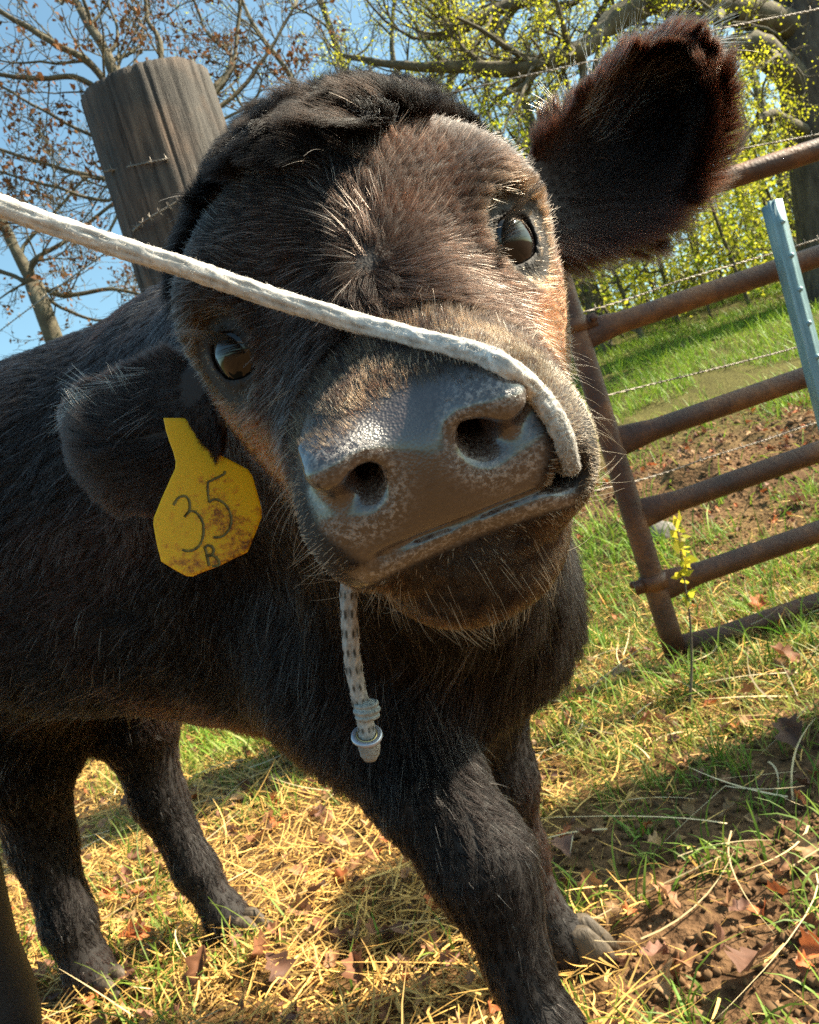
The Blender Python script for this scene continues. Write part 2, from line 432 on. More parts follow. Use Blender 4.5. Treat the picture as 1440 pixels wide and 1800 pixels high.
body = link('body', me, skin, calf)

# --- coat: strands built one by one from the skin
hair_mat = bpy.data.materials.new('calf_hair'); hair_mat.use_nodes = True
nt = hair_mat.node_tree; nt.nodes.remove(nt.nodes['Principled BSDF'])
hb = nt.nodes.new('ShaderNodeBsdfHairPrincipled'); hb.parametrization = 'COLOR'
hb.inputs['Roughness'].default_value = .34; hb.inputs['Radial Roughness'].default_value = .45; hb.inputs['Random Roughness'].default_value = .25; hb.inputs['IOR'].default_value = 1.26
ha = N(nt, 'ShaderNodeAttribute', attribute_name='hcol'); nt.links.new(ha.outputs['Color'], hb.inputs['Color'])
nt.links.new(hb.outputs[0], nt.nodes['Material Output'].inputs[0])

coat_dull = hair_mat.copy(); coat_dull.name = 'calf_body_hair'; hd = [x for x in coat_dull.node_tree.nodes if x.type == 'BSDF_HAIR_PRINCIPLED'][0]; hd.inputs['IOR'].default_value = 1.26; hd.inputs['Roughness'].default_value = .42
guard_mat = hair_mat.copy(); guard_mat.name = 'calf_guard_hair'; hg = [x for x in guard_mat.node_tree.nodes if x.type == 'BSDF_HAIR_PRINCIPLED'][0]; hg.inputs['IOR'].default_value = 1.5; hg.inputs['Roughness'].default_value = .28
def groom(name, P, n, t, L, lift, rad, col, parent, npts=6, clump=.006, cstr=.5, wave=.25, wfreq=60., droop=0., cv=.35, mat=None, seed=1):
    g = np.random.default_rng(seed); k = len(P)
    t = nrm(t - n * (t * n).sum(-1, keepdims=True))
    side = np.cross(n, t)
    ph = np.stack([fbm(P * wfreq, 2, seed + i) for i in range(3)], -1) - .5
    t = nrm(t + side * (ph[:, :1] * 2 * wave * 3.2) + side * g.normal(0, .10, (k, 1)))
    L = np.broadcast_to(L, (k,)) * g.uniform(.6, 1.1, k)
    lift = np.clip(np.broadcast_to(lift, (k,)) + g.normal(0, .10, k) + ph[:, 1] * .5, .03, 1.5)
    d0 = nrm(t * np.cos(lift)[:, None] + n * np.sin(lift)[:, None])
    d1 = nrm(t * np.cos(lift * .35)[:, None] + n * np.sin(lift * .35)[:, None] + np.array([0, 0, -1.]) * droop + ph * wave)
    pts = np.empty((k, npts, 3)); pts[:, 0] = P - n * .001; st = (L / (npts - 1))[:, None]
    for i in range(1, npts):
        f = (i - .5) / (npts - 1); d = nrm(d0 * (1 - f) + d1 * f); pts[:, i] = pts[:, i - 1] + d * st
    if np.any(cstr):
        j = P + (g.random((k, 3)) - .5) * clump * .5
        key = np.floor(j / clump).astype(np.int64); key = key[:, 0] * 73856093 ^ key[:, 1] * 19349663 ^ key[:, 2] * 83492791
        _, inv = np.unique(key, return_inverse=True); inv = inv.ravel(); m = inv.max() + 1; cn = np.bincount(inv, minlength=m).astype(float)
        for i in range(1, npts):
            mean = np.stack([np.bincount(inv, pts[:, i, a], m) / cn for a in range(3)], -1)
            w = (cstr * (i / (npts - 1)) ** 1.3)[..., None] if np.ndim(cstr) else cstr * (i / (npts - 1)) ** 1.3
            pts[:, i] = pts[:, i] * (1 - w) + mean[inv] * w
    hc = bpy.data.hair_curves.new(name); hc.add_curves([npts] * k)
    hc.attributes['position'].data.foreach_set('vector', pts.astype(np.float32).ravel())
    ra = hc.attributes.get('radius') or hc.attributes.new('radius', 'FLOAT', 'POINT')
    prof = np.linspace(1, .25, npts); r = (np.broadcast_to(rad, (k,))[:, None] * prof).astype(np.float32)
    ra.data.foreach_set('value', r.ravel())
    ca = hc.attributes.new('hcol', 'FLOAT_COLOR', 'CURVE'); c4 = np.ones((k, 4), np.float32)
    c4[:, :3] = col * np.exp(g.normal(0, cv, (k, 1))); ca.data.foreach_set('color', c4.ravel())
    hc.materials.append(mat or hair_mat)
    o = bpy.data.objects.new(name, hc); COL.objects.link(o); o.parent = parent; o.matrix_parent_inverse = Matrix.Translation(-parent.location)
    return o

def sample(V, Q, n, weight=None, seed=3):
    g = np.random.default_rng(seed)
    T = np.concatenate([Q[:, [0, 1, 2]], Q[:, [0, 2, 3]]]); a, b_, c = V[T[:, 0]], V[T[:, 1]], V[T[:, 2]]
    A = np.linalg.norm(np.cross(b_ - a, c - a), axis=1)
    if weight is not None: A = A * weight((a + b_ + c) / 3)
    cum = np.cumsum(A); i = np.searchsorted(cum, g.random(n) * cum[-1]); i = np.minimum(i, len(T) - 1)
    u, v = g.random((2, n, 1)); f = u + v > 1; u = np.where(f, 1 - u, u); v = np.where(f, 1 - v, v)
    return a[i] + (b_[i] - a[i]) * u + (c[i] - a[i]) * v

D = .12 if QUICK else 1.0
WH = np.array([.003, .084, .030])                  # the whorl between the eyes
def face_dir(q):
    d = q - WH; d[:, 2] *= .6
    sw = np.cross(d, np.array([0, 0, 1.])); near = np.exp(-(np.linalg.norm(d, axis=1, keepdims=True) / .04) ** 2)
    d = nrm(d) + nrm(sw) * .5 * near
    mz = sstep(.095, .125, q[:, 1])[:, None]; out = np.stack([np.sign(q[:, 0]) * .7, -.45 + 0 * q[:, 0], -.35 + 0 * q[:, 0]], 1)
    up = np.stack([q[:, 0] * 8, -.7 + 0 * q[:, 0], .5 + 0 * q[:, 0]], 1)
    top = sstep(-.035, -.020, q[:, 2])[:, None]
    d = d * (1 - mz) + mz * (out * (1 - top) + up * top)
    ch = (sstep(-.062, -.075, q[:, 2]) * sstep(.06, .1, q[:, 1]))[:, None]
    d = d * (1 - ch) + ch * np.stack([q[:, 0] * 6, .15 + 0 * q[:, 0], -1 + 0 * q[:, 0]], 1)
    return d
def eye_near(q):
    p = q.copy(); p[:, 0] = np.abs(p[:, 0]); return np.linalg.norm(p - EYE, axis=1)
def face_w(c):
    q = w2h(c); w = 1 - pad_mask(q)
    e = eye_near(q); w = w * sstep(EYE_R + .001, EYE_R + .0035, e)
    p = q.copy(); p[:, 0] = np.abs(p[:, 0] + .0055)
    n = np.minimum(cap(p, (.0262, .195, -.030), (.021, .120, -.016), .0110, .007), cap(p, (.030, .184, -.030), (.0415, .166, -.024), .0095, .006))
    w = w * (n > .0008) * (cap(q, (.0455, .180, -.0535), (.040, .130, -.058), .0068, .006) > .0008)
    v = nrm(C0 - c); nn = grad(calf_sdf, c)
    return w * np.where((v * nn).sum(-1) > -.25, 1, .12)
P = sample(HV, HQ, int(360000 * D), face_w)
n = grad(calf_sdf, P); q = w2h(P); t = face_dir(q) @ HW.T
L = np.full(len(P), .0105)
fb = np.interp(q[:, 0], [-.095, -.06, -.03, 0, .022, .056, .085], [-.06, -.035, .004, .036, .034, -.014, -.065])
topk = sstep(-.007, .007, fb - q[:, 1] + .016 * (fbm(q * 70, 2, 3) - .5)) * sstep(.0, .03, q[:, 2])
cu = np.stack([fbm(q * 38 + 9, 2, 70 + i) for i in range(3)], 1) - .5
tk = nrm(cu * np.array([2.6, 2.0, .5]) + np.array([-.12, .42, 0])); t = nrm(w2h(t + HO) * 1.0) * (1 - topk[:, None]) + tk * topk[:, None]; t = t @ HW.T
L += topk * (.008 + .024 * fbm(q * 45, 2, 61)) + .005 * np.exp(-(np.linalg.norm(q - WH, axis=1) / .045) ** 2)
mz = sstep(.100, .135, q[:, 1]); L = L * (1 - mz) + .0045 * mz
jaw = sstep(-.06, -.11, q[:, 2]) * sstep(.11, .06, q[:, 1]); L += jaw * .014
ck = sstep(.03, .07, np.abs(q[:, 0])) * sstep(.01, -.05, q[:, 2]); L -= ck * .003 * (1 - jaw)
L = np.where(eye_near(q) < EYE_R + .008, .0035, L)
lift = .42 + topk * .50 + mz * .35
base = np.array([.0056, .0037, .0029]); red = np.array([.165, .052, .016]); tan_ = np.array([.17, .105, .058])
nz = fbm(q * 25, 3, 17)
rd = sstep(.042, .070, np.abs(q[:, 0])) * sstep(-.012, -.034, q[:, 2]) * sstep(.125, .07, q[:, 1]) * sstep(-.06, .01, q[:, 1])
ey = np.exp(-((eye_near(q) - EYE_R - .004) / .010) ** 2) * sstep(.02, .035, q[:, 1] + .3 * np.abs(q[:, 0])) * .35
brn = sstep(.4, .7, nz) * .04 * (1 - topk) + .015 * (1 - topk)
mzt = mz * sstep(.30, .62, fbm(q * 240, 2, 4)) * .26
base = base * (1 - .6 * topk[:, None]); col = base + (red - base) * np.clip(rd * .9 + brn, 0, 1)[:, None]; col = col + (tan_ - col) * np.clip(ey + mzt, 0, 1)[:, None]
for part, mt in ((topk > .5, coat_dull), (topk <= .5, hair_mat)):
    groom('head_hair', P[part], n[part], t[part], L[part], lift[part], .00012, col[part], body, clump=.0065 if mt is hair_mat else .010, cstr=(.55 * (1 - .95 * mz))[part], wave=.22 + .75 * topk[part, None], wfreq=55, cv=.5, mat=mt)
k = g_ = np.random.default_rng(2).random(len(P)) < .036 * (1 - mz) * (1 - topk)      # a few longer pale guard hairs
groom('guard_hair', P[k], n[k], t[k], L[k] * 1.25, lift[k] + .12, .00014, col[k] * 2 + np.array([.022, .017, .013]), body, cstr=0, wave=.3 + .4 * topk[k, None], wfreq=55, cv=.5, seed=6, mat=guard_mat)

def body_dir(p):
    d = np.tile(np.array([-.9, .3, -.45]), (len(p), 1))
    leg = sstep(.46, .36, p[:, 2])[:, None]
    d = d * (1 - leg) + leg * np.array([.05, 0, -1.])
    ch = (sstep(-.35, -.10, p[:, 0]) * (1 - leg[:, 0]))[:, None]
    return d * (1 - ch) + ch * np.array([-.35, .25, -1.])
def body_w(c):
    v = nrm(C0 - c); nn = grad(body_sdf, c, .004)
    dist = np.linalg.norm(c - C0, axis=1)
    return np.where((v * nn).sum(-1) > -.3, 1, .15) / np.maximum(dist, .5) ** 1.5 * sstep(-.03, -.01, c[:, 2])
P = sample(BV, BQ, int(260000 * D), body_w, 5)
n = grad(calf_sdf, P, .004); leg = sstep(.44, .30, P[:, 2]); low = sstep(.14, .06, P[:, 2])
L = .030 * (1 - leg) + leg * .018; L = L - low * .005; L += .014 * sstep(.62, .50, P[:, 2]) * (1 - leg) * sstep(.2, -.6, n[:, 2])
L += .024 * sstep(-.3, -.05, P[:, 0]) * sstep(.36, .42, P[:, 2]) * sstep(.66, .55, P[:, 2])
col = np.array([.0055, .0042, .0040]) + np.array([.030, .011, .006]) * (sstep(.45, .75, fbm(P * 6, 3, 8)) * .45)[:, None]
groom('body_hair', P, n, body_dir(P), L, .38, (.00030 * np.linalg.norm(P - C0, axis=1) / .7), col, body, npts=5, clump=.016, cstr=.6, wave=.28, wfreq=22, seed=4, cv=.75, mat=coat_dull)
k = np.random.default_rng(12).random(len(P)) < .016
groom('guard_hair', P[k], n[k], body_dir(P[k]), L[k] * 1.3, .5, .00026 * np.linalg.norm(P[k] - C0, axis=1) / .7, col[k] + np.array([.012, .009, .007]), body, npts=5, cstr=0, wave=.4, wfreq=22, seed=14, cv=.5, mat=guard_mat)

def ear_hair(E, k, seed, tipred, lowl=.010):
    _, _, Pg, ng, dS, dT = E; g = np.random.default_rng(seed)
    ns, nt_ = Pg.shape[:2]; s = (.02 + .98 * g.random(k)) * (ns - 1.001); t = g.random(k) * (nt_ - 1.001)
    ed = g.random(k) < .22; t = np.where(ed, np.where(g.random(k) < .5, g.random(k) * 1.2, nt_ - 1.001 - g.random(k) * 1.2), t)
    s = np.where((t < .35 * (nt_ - 1)) & (s < .16 * (ns - 1)), (.2 + .7 * g.random(k)) * (ns - 1), s)
    i, j = s.astype(int), t.astype(int); fs, ft = (s - i)[:, None], (t - j)[:, None]
    bl = lambda A: (A[i, j] * (1 - fs) + A[i + 1, j] * fs) * (1 - ft) + (A[i, j + 1] * (1 - fs) + A[i + 1, j + 1] * fs) * ft
    P, n, a, b_ = bl(Pg), nrm(bl(ng)), nrm(bl(dS)), nrm(bl(dT))
    tt = t / (nt_ - 1) * 2 - 1; sg = np.where(g.random(k) < .62, 1, -1)[:, None]
    n = n * sg; P = P + n * .003
    e = np.abs(tt) ** 3; tipf = s / (ns - 1)
    d = a + b_ * (np.sign(tt) * (.25 + 1.1 * e))[:, None]
    L = .011 + .012 * e + .010 * tipf ** 3 + .022 * (sg[:, 0] > 0) * np.exp(-((tt - .1) / .6) ** 2) * sstep(.15, .4, tipf) * sstep(.85, .6, tipf)
    low = np.exp(-((tt - 1) / .25) ** 2); L = L + low * lowl
    rim = np.clip(e * 1.0 + sstep(.80, 1, tipf), 0, 1)
    col = np.array([.010, .0065, .0055]) + np.array([.050, .019, .010]) * (rim * tipred * g.uniform(.1, 1.2, k))[:, None]
    return P, n, d, L, col, tipf
for nm, E, k, sd, tr in (('ear_hair', EAR_A, 75000, 21, .8), ('ear_hair', EAR_B, 60000, 22, .25)):
    P, n, d, L, col, tf = ear_hair(E, int(k * D), sd, tr, .010 if tr > .5 else -.004)
    groom(nm, P, n, d, L, .38, .00013, col, body, clump=.006, cstr=.45, wave=.42 if tr > .5 else .2, wfreq=45, seed=sd, cv=.5, mat=hair_mat if tr > .5 else coat_dull)
    i = (np.random.default_rng(sd).random(len(P)) < (.045 if tr > .5 else .012)) & (tf > .3)
    groom('guard_hair', P[i], n[i], d[i], L[i] * 1.35, .5, .00015, col[i] + np.array([.16, .11, .07]), body, cstr=0, wave=.7, wfreq=60, seed=sd + 5, mat=guard_mat, cv=.5)

# long stiff hairs: whiskers on muzzle and chin, lashes
wh_mat = bpy.data.materials.new('whisker_hair'); wh_mat.use_nodes = True
wb = wh_mat.node_tree.nodes['Principled BSDF']; wb.inputs['Base Color'].default_value = (.42, .34, .24, 1); wb.inputs['Roughness'].default_value = .35
def chin_w(c):
    q = w2h(c); return sstep(-.068, -.078, q[:, 2]) * sstep(.05, .09, q[:, 1]) * (pad_mask(q) < .1)
P = sample(HV, HQ, 300, chin_w, 8); n = grad(calf_sdf, P); q = w2h(P)
t = np.stack([q[:, 0] * 9, .25 + 0 * q[:, 0], -1 + 0 * q[:, 0]], 1) @ HW.T
groom('whisker_hair', P, n, t, .021, .5, .00008, np.array([.3, .25, .2]), body, npts=8, cstr=.25, clump=.012, wave=.25, wfreq=40, droop=.25, mat=wh_mat, seed=31)
def muz_w(c):
    q = w2h(c); return sstep(.034, .044, np.abs(q[:, 0])) * sstep(.085, .11, q[:, 1]) * (pad_mask(q) < .1) * sstep(.02, -.01, q[:, 2])
P = sample(HV, HQ, 150, muz_w, 9); n = grad(calf_sdf, P); q = w2h(P)
t = np.stack([np.sign(q[:, 0]), .1 + 0 * q[:, 0], -.5 + 0 * q[:, 0]], 1) @ HW.T
groom('whisker_hair', P, n, t, .022, .75, .00008, np.array([.3, .25, .2]), body, npts=8, cstr=0, wave=.3, wfreq=60, mat=wh_mat, seed=32)
# pale stubble round the nose
def stub_w(c):
    q = w2h(c); pmk = pad_mask(q); return sstep(.115, .135, q[:, 1]) * (pmk < .2) * sstep(-.085, -.06, q[:, 2]) * (.35 + sstep(.0, .03, q[:, 0]))
P = sample(HV, HQ, 4200, stub_w, 10); n = grad(calf_sdf, P); q = w2h(P)
groom('stubble_hair', P, n, face_dir(q) @ HW.T, .0038, .8, .00015, np.array([.3, .25, .2]), body, npts=4, cstr=0, wave=.3, mat=wh_mat, seed=33)
# lashes along the upper lids
for sx in (-1, 1):
    k = 150; g = np.random.default_rng(40 + sx); u = g.uniform(-.75, .75, k)
    x = u * .0150; y = .0108 * (1 - (x / .0155) ** 2)
    v = EA * np.sqrt(np.maximum((EYE_R + .002) ** 2 - x ** 2 - y ** 2, 1e-6))[:, None] + EB * x[:, None] + EC * y[:, None]
    p = EYE + v * 1.02; dl = nrm(EA * .55 + np.array([.45, -.25, .0]) + EC * .75 + EB * (.25 + .55 * u)[:, None]); up = np.tile(EC, (k, 1))
    m = np.array([sx, 1, 1])
    groom('eyelash_hair', h2w(p * m), (up * m) @ HW.T, (dl * m) @ HW.T, .022, .10, .00015, np.array([.02, .017, .015]), body, npts=7, cstr=.3, clump=.004, wave=.12, droop=.15, seed=41, mat=guard_mat)

# eyes
eye_m, nt, b = new_mat('eyeball')
b.inputs['Base Color'].default_value = (.012, .007, .005, 1); b.inputs['Roughness'].default_value = .04; b.inputs['Specular IOR Level'].default_value = .42; b.inputs['Coat Weight'].default_value = .12; b.inputs['Coat Roughness'].default_value = .01
tc = nt.nodes.new('ShaderNodeTexCoord'); nn = N(nt, 'ShaderNodeTexNoise', Scale=60.0); nt.links.new(tc.outputs['Object'], nn.inputs[0])
r = ramp(nt, nn.outputs['Fac'], [(.35, (.004, .003, .003)), (.7, (.010, .006, .005))]); nt.links.new(r.outputs[0], b.inputs['Base Color'])
for sx in (-1, 1):
    mb = MB(); th = np.linspace(0, math.pi, 25)
    mb.lathe(h2w(EYE * np.array([sx, 1, 1])), (EA * np.array([sx, 1, 1])) @ HW.T, [(-EYE_R * math.cos(a) * (1.04 if a > 2.2 else 1), EYE_R * math.sin(a)) for a in th], 40)
    mb.build('eye', eye_m, body)
# hooves
hoof_m = noise_mat('hoof_horn', [(.3, (.03, .024, .018)), (.7, (.13, .10, .07))], scale=40, rough=.6, bump=.4, stretch=(1, 1, .25))
def hoof(c, ang, h=.055, name='hoof', s_=1.):
    f = np.array([math.cos(ang), math.sin(ang), 0]); l = np.array([-f[1], f[0], 0]); mb = MB()
    for s in (-1, 1):
        prof = [(0, .034 * s_), (.4, .031 * s_), (.8, .026 * s_), (1, .021 * s_)]; rows = []
        k = np.linspace(0, 2 * np.pi, 18, endpoint=False)
        for a, rr in prof:
            ex = np.maximum(np.cos(k), -.75) * rr * (1.35 if a < .5 else 1.15) + .012 * (1 - a)
            rows.append(np.asarray(c) + f * ex[:, None] + l * (np.sin(k)[:, None] * rr * .55 + s * .0135) + np.array([0, 0, h * a + .002]))
        V = np.concatenate([*rows, rows[-1].mean(0)[None], rows[0].mean(0)[None]]); m = len(k); i = np.arange(m); j = (i + 1) % m
        Qd = np.concatenate([np.stack([a * m + i, a * m + j, (a + 1) * m + j, (a + 1) * m + i], 1) for a in range(len(prof) - 1)])
        T = np.concatenate([np.stack([3 * m + i, 3 * m + j, np.full(m, 4 * m)], 1), np.stack([j, i, np.full(m, 4 * m + 1)], 1)])
        mb.add(V, Qd, T)
    return mb.build(name, hoof_m, body)
for c, a in ((fr[-1][0], -.25), (hn[-1][0], -.4), (hf[-1][0], -.3), (at(1060, 2080, .68), -1.0)):
    hoof((c[0] + .012 * math.cos(a), c[1] + .012 * math.sin(a), -.030), a, .050, s_=.74)

#@@GROUND
# ------------------------------------------------------------------ ground
def terrain(x, y):
    x = np.asarray(x, float); y = np.asarray(y, float); p = np.stack([x, y, 0 * x], -1).reshape(-1, 3)
    hill = np.clip(y - 2.45, 0, None); hill = np.where(hill < .8, hill * hill / 1.6, hill - .4) * .245
    hill = np.minimum(hill, 2.6 + .04 * hill) * (.12 + .88 * sstep(-2.5, 1.2, x - .1 * y))
    bump = (fbm(p * 2.2, 3, 1).reshape(x.shape) - .5) * .05 + (fbm(p * 14, 3, 2).reshape(x.shape) - .5) * .024
    bank = np.exp(-((y - 4.0) / .5) ** 2) * sstep(.6, 1.4, x) * (fbm(p * 4, 3, 6).reshape(x.shape) - .2) * .22
    return hill + bump * sstep(60, 8, y) + bank - .028
def ground_at(px, py):
    o = at(px, py, 1.0) - C0; d = .4
    for k in range(1200):
        p = C0 + o * d
        if p[2] <= terrain(p[0], p[1]): break
        d *= 1.004
    return np.array([p[0], p[1], float(terrain(p[0], p[1]))])
gx = np.concatenate([-np.geomspace(90, 2.2, 40), np.linspace(-2.1, 3.2, 230), np.geomspace(3.3, 90, 40)])
gy = np.concatenate([np.linspace(-12, .3, 14), np.linspace(.4, 5.5, 230), np.geomspace(5.6, 220, 60)])
X, Y = np.meshgrid(gx, gy, indexing='ij'); Z = terrain(X, Y)
i = np.arange(X.size).reshape(X.shape); GQ = np.stack([i[:-1, :-1], i[1:, :-1], i[1:, 1:], i[:-1, 1:]], -1).reshape(-1, 4)
gv = np.stack([X, Y, Z], -1).reshape(-1, 3)
def soil_mask(x, y):
    """bare soil: trodden patch at the right front, and the eroded bank beyond the gate"""
    p = np.stack([x, y, 0 * x], -1); n = fbm(p * 3.5, 3, 12) - .5
    a = sstep(.0, .12, x - .07 + n * .4) * sstep(1.62, 1.42, y + n * .3 - .35 * (x - .4))
    b_ = np.exp(-((y - 3.9 + n) / .95) ** 2) * sstep(.5, 1.1, x + n)
    return np.clip(a + b_, 0, 1)
sm = soil_mask(gv[:, 0], gv[:, 1])[:, None]
strawc = np.array([.125, .072, .032]); soilc = np.array([.125, .072, .038]); greenc = np.array([.060, .085, .020])
far = sstep(2.2, 3.6, gv[:, 1])[:, None]
gcol = strawc * (1 - far) + far * (greenc * .6 + strawc * .4); gcol = gcol * (1 - sm) + soilc * sm
gcol = gcol * (.55 + .9 * fbm(gv * 9, 3, 30))[:, None]
gm, nt, b = new_mat('ground_soil'); a = N(nt, 'ShaderNodeAttribute', attribute_name='tint'); tc = nt.nodes.new('ShaderNodeTexCoord')
n1 = N(nt, 'ShaderNodeTexNoise', Scale=55.0, Detail=8); nt.links.new(tc.outputs['Object'], n1.inputs['Vector'])
r = ramp(nt, n1.outputs['Fac'], [(.3, (.45, .42, .40)), (.7, (1.5, 1.5, 1.45))]); mx = N(nt, 'ShaderNodeMix', data_type='RGBA', blend_type='MULTIPLY'); mx.inputs[0].default_value = 1
nt.links.new(a.outputs['Color'], mx.inputs[6]); nt.links.new(r.outputs[0], mx.inputs[7]); nt.links.new(mx.outputs[2], b.inputs['Base Color'])
b.inputs['Roughness'].default_value = .95; b.inputs['Specular IOR Level'].default_value = .1
bp = N(nt, 'ShaderNodeBump', Strength=.8, Distance=.02); nt.links.new(n1.outputs['Fac'], bp.inputs['Height']); nt.links.new(bp.outputs[0], b.inputs['Normal'])
me = mesh_np('ground', gv, None, GQ); vcol(me, 'tint', gcol)
tag(link('ground', me, gm), 'sloping pasture ground of straw, soil and grass', 'ground', kind='structure')

def in_view(p, m=420):
    q = p - C0; d = q @ c_fwd; d = np.maximum(d, .05)
    x = 720 + FOC * (q @ c_rt) / d; y = 900 - FOC * (q @ c_up) / d
    return (x > -m) & (x < 1440 + m) & (y > -m) & (y < 1800 + m)
def scatter(n, x0, x1, y0, y1, power=1.0, seed=0):
    g = np.random.default_rng(seed); y = y0 + (y1 - y0) * g.random(n) ** power; x = g.uniform(x0, x1, n) if not callable(x0) else None
    p = np.stack([x, y, terrain(x, y)], 1); return p[in_view(p)]
def blades(p, L, w, az, elev, curl, col, g, segs=4):
    """Curved flat strips; elev is the angle at the root, curl bends it down along the length."""
    k = len(p); dirh = np.stack([np.cos(az), np.sin(az), 0 * az], 1); sd = np.stack([-np.sin(az), np.cos(az), 0 * az], 1)
    tw = g.uniform(-.7, .7, k)[:, None]; sd = nrm(sd + np.array([0, 0, 1.]) * tw)
    pts = [p]; a = elev.copy(); bend = g.normal(0, .12, k)[:, None]
    for s in range(segs):
        d = dirh * np.cos(a)[:, None] + np.array([0, 0, 1.]) * np.sin(a)[:, None] + sd * bend * s
        pts.append(pts[-1] + d * (L / segs)[:, None]); a = a - curl / segs
    V = np.empty((k, (segs + 1) * 2, 3))
    for s in range(segs + 1):
        ww = (w * (1 - (s / segs) ** 2.2 * .85))[:, None]
        V[:, 2 * s] = pts[s] - sd * ww; V[:, 2 * s + 1] = pts[s] + sd * ww
    base = np.arange(k)[:, None] * (segs + 1) * 2
    Q = np.concatenate([base + np.array([2 * s, 2 * s + 1, 2 * s + 3, 2 * s + 2]) for s in range(segs)], 0)
    return V.reshape(-1, 3), Q, np.repeat(col, (segs + 1) * 2, 0)
def blade_obj(name, sets, mat, label, cat):
    Vs, Qs, Cs, n = [], [], [], 0
    for V, Q, c in sets: Vs.append(V); Qs.append(Q + n); Cs.append(c); n += len(V)
    me = mesh_np(name, np.concatenate(Vs), None, np.concatenate(Qs)); vcol(me, 'tint', np.concatenate(Cs))
    return tag(link(name, me, mat), label, cat, kind='stuff')
grass_m = attr_mat('grass_blade', .55, .35, .35); straw_m = attr_mat('dry_straw', .6, .15, .35)
g = np.random.default_rng(5)
def cmix(a, b_, n, g, var=.35): t = g.random((n, 1)); return (np.array(a) * (1 - t) + np.array(b_) * t) * g.uniform(1 - var, 1 + var, (n, 1))
# straw and dry stems
p = scatter(int(92000 * (D ** .5)), -2.6, 2.6, .75, 3.4, 1.4, 41)
p = p[g.random(len(p)) < (1 - .95 * soil_mask(p[:, 0], p[:, 1])) * (1 - .55 * sstep(-.05, .25, p[:, 0]))]; k = len(p)
p[:, 2] += g.uniform(.002, .026, k)
S1 = blades(p, g.gamma(2.4, .019, k) + .012, g.uniform(.0007, .0019, k), g.uniform(0, 6.28, k), g.normal(.10, .22, k), g.normal(.1, .5, k), cmix((.52, .29, .070), (.68, .44, .14), k, g, .5), g)
p = scatter(300, -1.6, 1.6, 1.0, 2.6, 1.0, 42); k = len(p); p[:, 2] += g.uniform(.012, .04, k)
S2 = blades(p, g.uniform(.10, .26, k), g.uniform(.0010, .0020, k), g.uniform(0, 6.28, k), g.normal(.10, .12, k), g.normal(.15, .3, k), cmix((.60, .46, .24), (.72, .60, .38), k, g), g, 7)
blade_obj('straw', [S1, S2], straw_m, 'loose golden straw and dry stems covering the ground', 'straw')
# green grass: tufts near, sward beyond the gate
def tufts(n, x0, x1, y0, y1, per, spread, h, seed, keepf=None):
    c = scatter(n, x0, x1, y0, y1, 1.2, seed); gg = np.random.default_rng(seed + 1)
    if keepf is not None: c = c[keepf(c, gg)]
    m = np.repeat(c, per, 0); m[:, :2] += gg.normal(0, spread, (len(m), 2)); m[:, 2] = terrain(m[:, 0], m[:, 1]); return m, gg
G = []
p, gg = tufts(420, .1, 2.6, 1.9, 3.6, 16, .03, .08, 151, lambda c, q: fbm(c * 2.2, 2, 34) > .42); k = len(p)
G.append(blades(p, gg.gamma(4, .017, k) + .015, gg.uniform(.0012, .0028, k), gg.uniform(0, 6.28, k), gg.normal(1.05, .3, k), gg.uniform(.2, 1.3, k), cmix((.09, .22, .02), (.24, .36, .04), k, gg), gg))
p, gg = tufts(1500, -2.2, 1.9, .8, 3.2, 13, .022, .06, 51, lambda c, q: (fbm(c * 2.6, 2, 33) > .47) | (q.random(len(c)) < .12)); k = len(p)
G.append(blades(p, gg.gamma(4, .011, k) + .015, gg.uniform(.0010, .0024, k), gg.uniform(0, 6.28, k), gg.normal(1.05, .3, k), gg.uniform(.2, 1.3, k), cmix((.10, .20, .020), (.22, .30, .04), k, gg), gg))
p = scatter(9000, -.1, 2.2, 1.45, 2.6, 1.0, 52); gg = np.random.default_rng(53); k = len(p)
G.append(blades(p, gg.gamma(4, .010, k) + .012, gg.uniform(.0010, .0020, k), gg.uniform(0, 6.28, k), gg.normal(.8, .35, k), gg.uniform(.2, 1.2, k), cmix((.20, .27, .035), (.40, .36, .09), k, gg), gg, 3))
p = scatter(90000, -1.5, 7.5, 2.5, 11.5, 1.25, 54); gg = np.random.default_rng(55)
p = p[gg.random(len(p)) < np.clip(1.15 - 1.2 * soil_mask(p[:, 0], p[:, 1]), .06, 1) * sstep(.38, .52, fbm(p * 1.9, 3, 14))]; k = len(p)
br = fbm(p * .9, 2, 19)[:, None]
G.append(blades(p, gg.gamma(4, .022, k) + .02, gg.uniform(.0018, .0042, k), gg.uniform(0, 6.28, k), gg.normal(1.0, .3, k), gg.uniform(.2, 1.2, k), cmix((.11, .24, .020), (.26, .36, .035), k, gg) * (1 - .0 * br) * (1 - sstep(.60, .78, br)) + sstep(.60, .78, br) * cmix((.36, .33, .09), (.46, .38, .14), k, gg), gg, 3))
blade_obj('grass', G, grass_m, 'short green and yellowing pasture grass', 'grass')

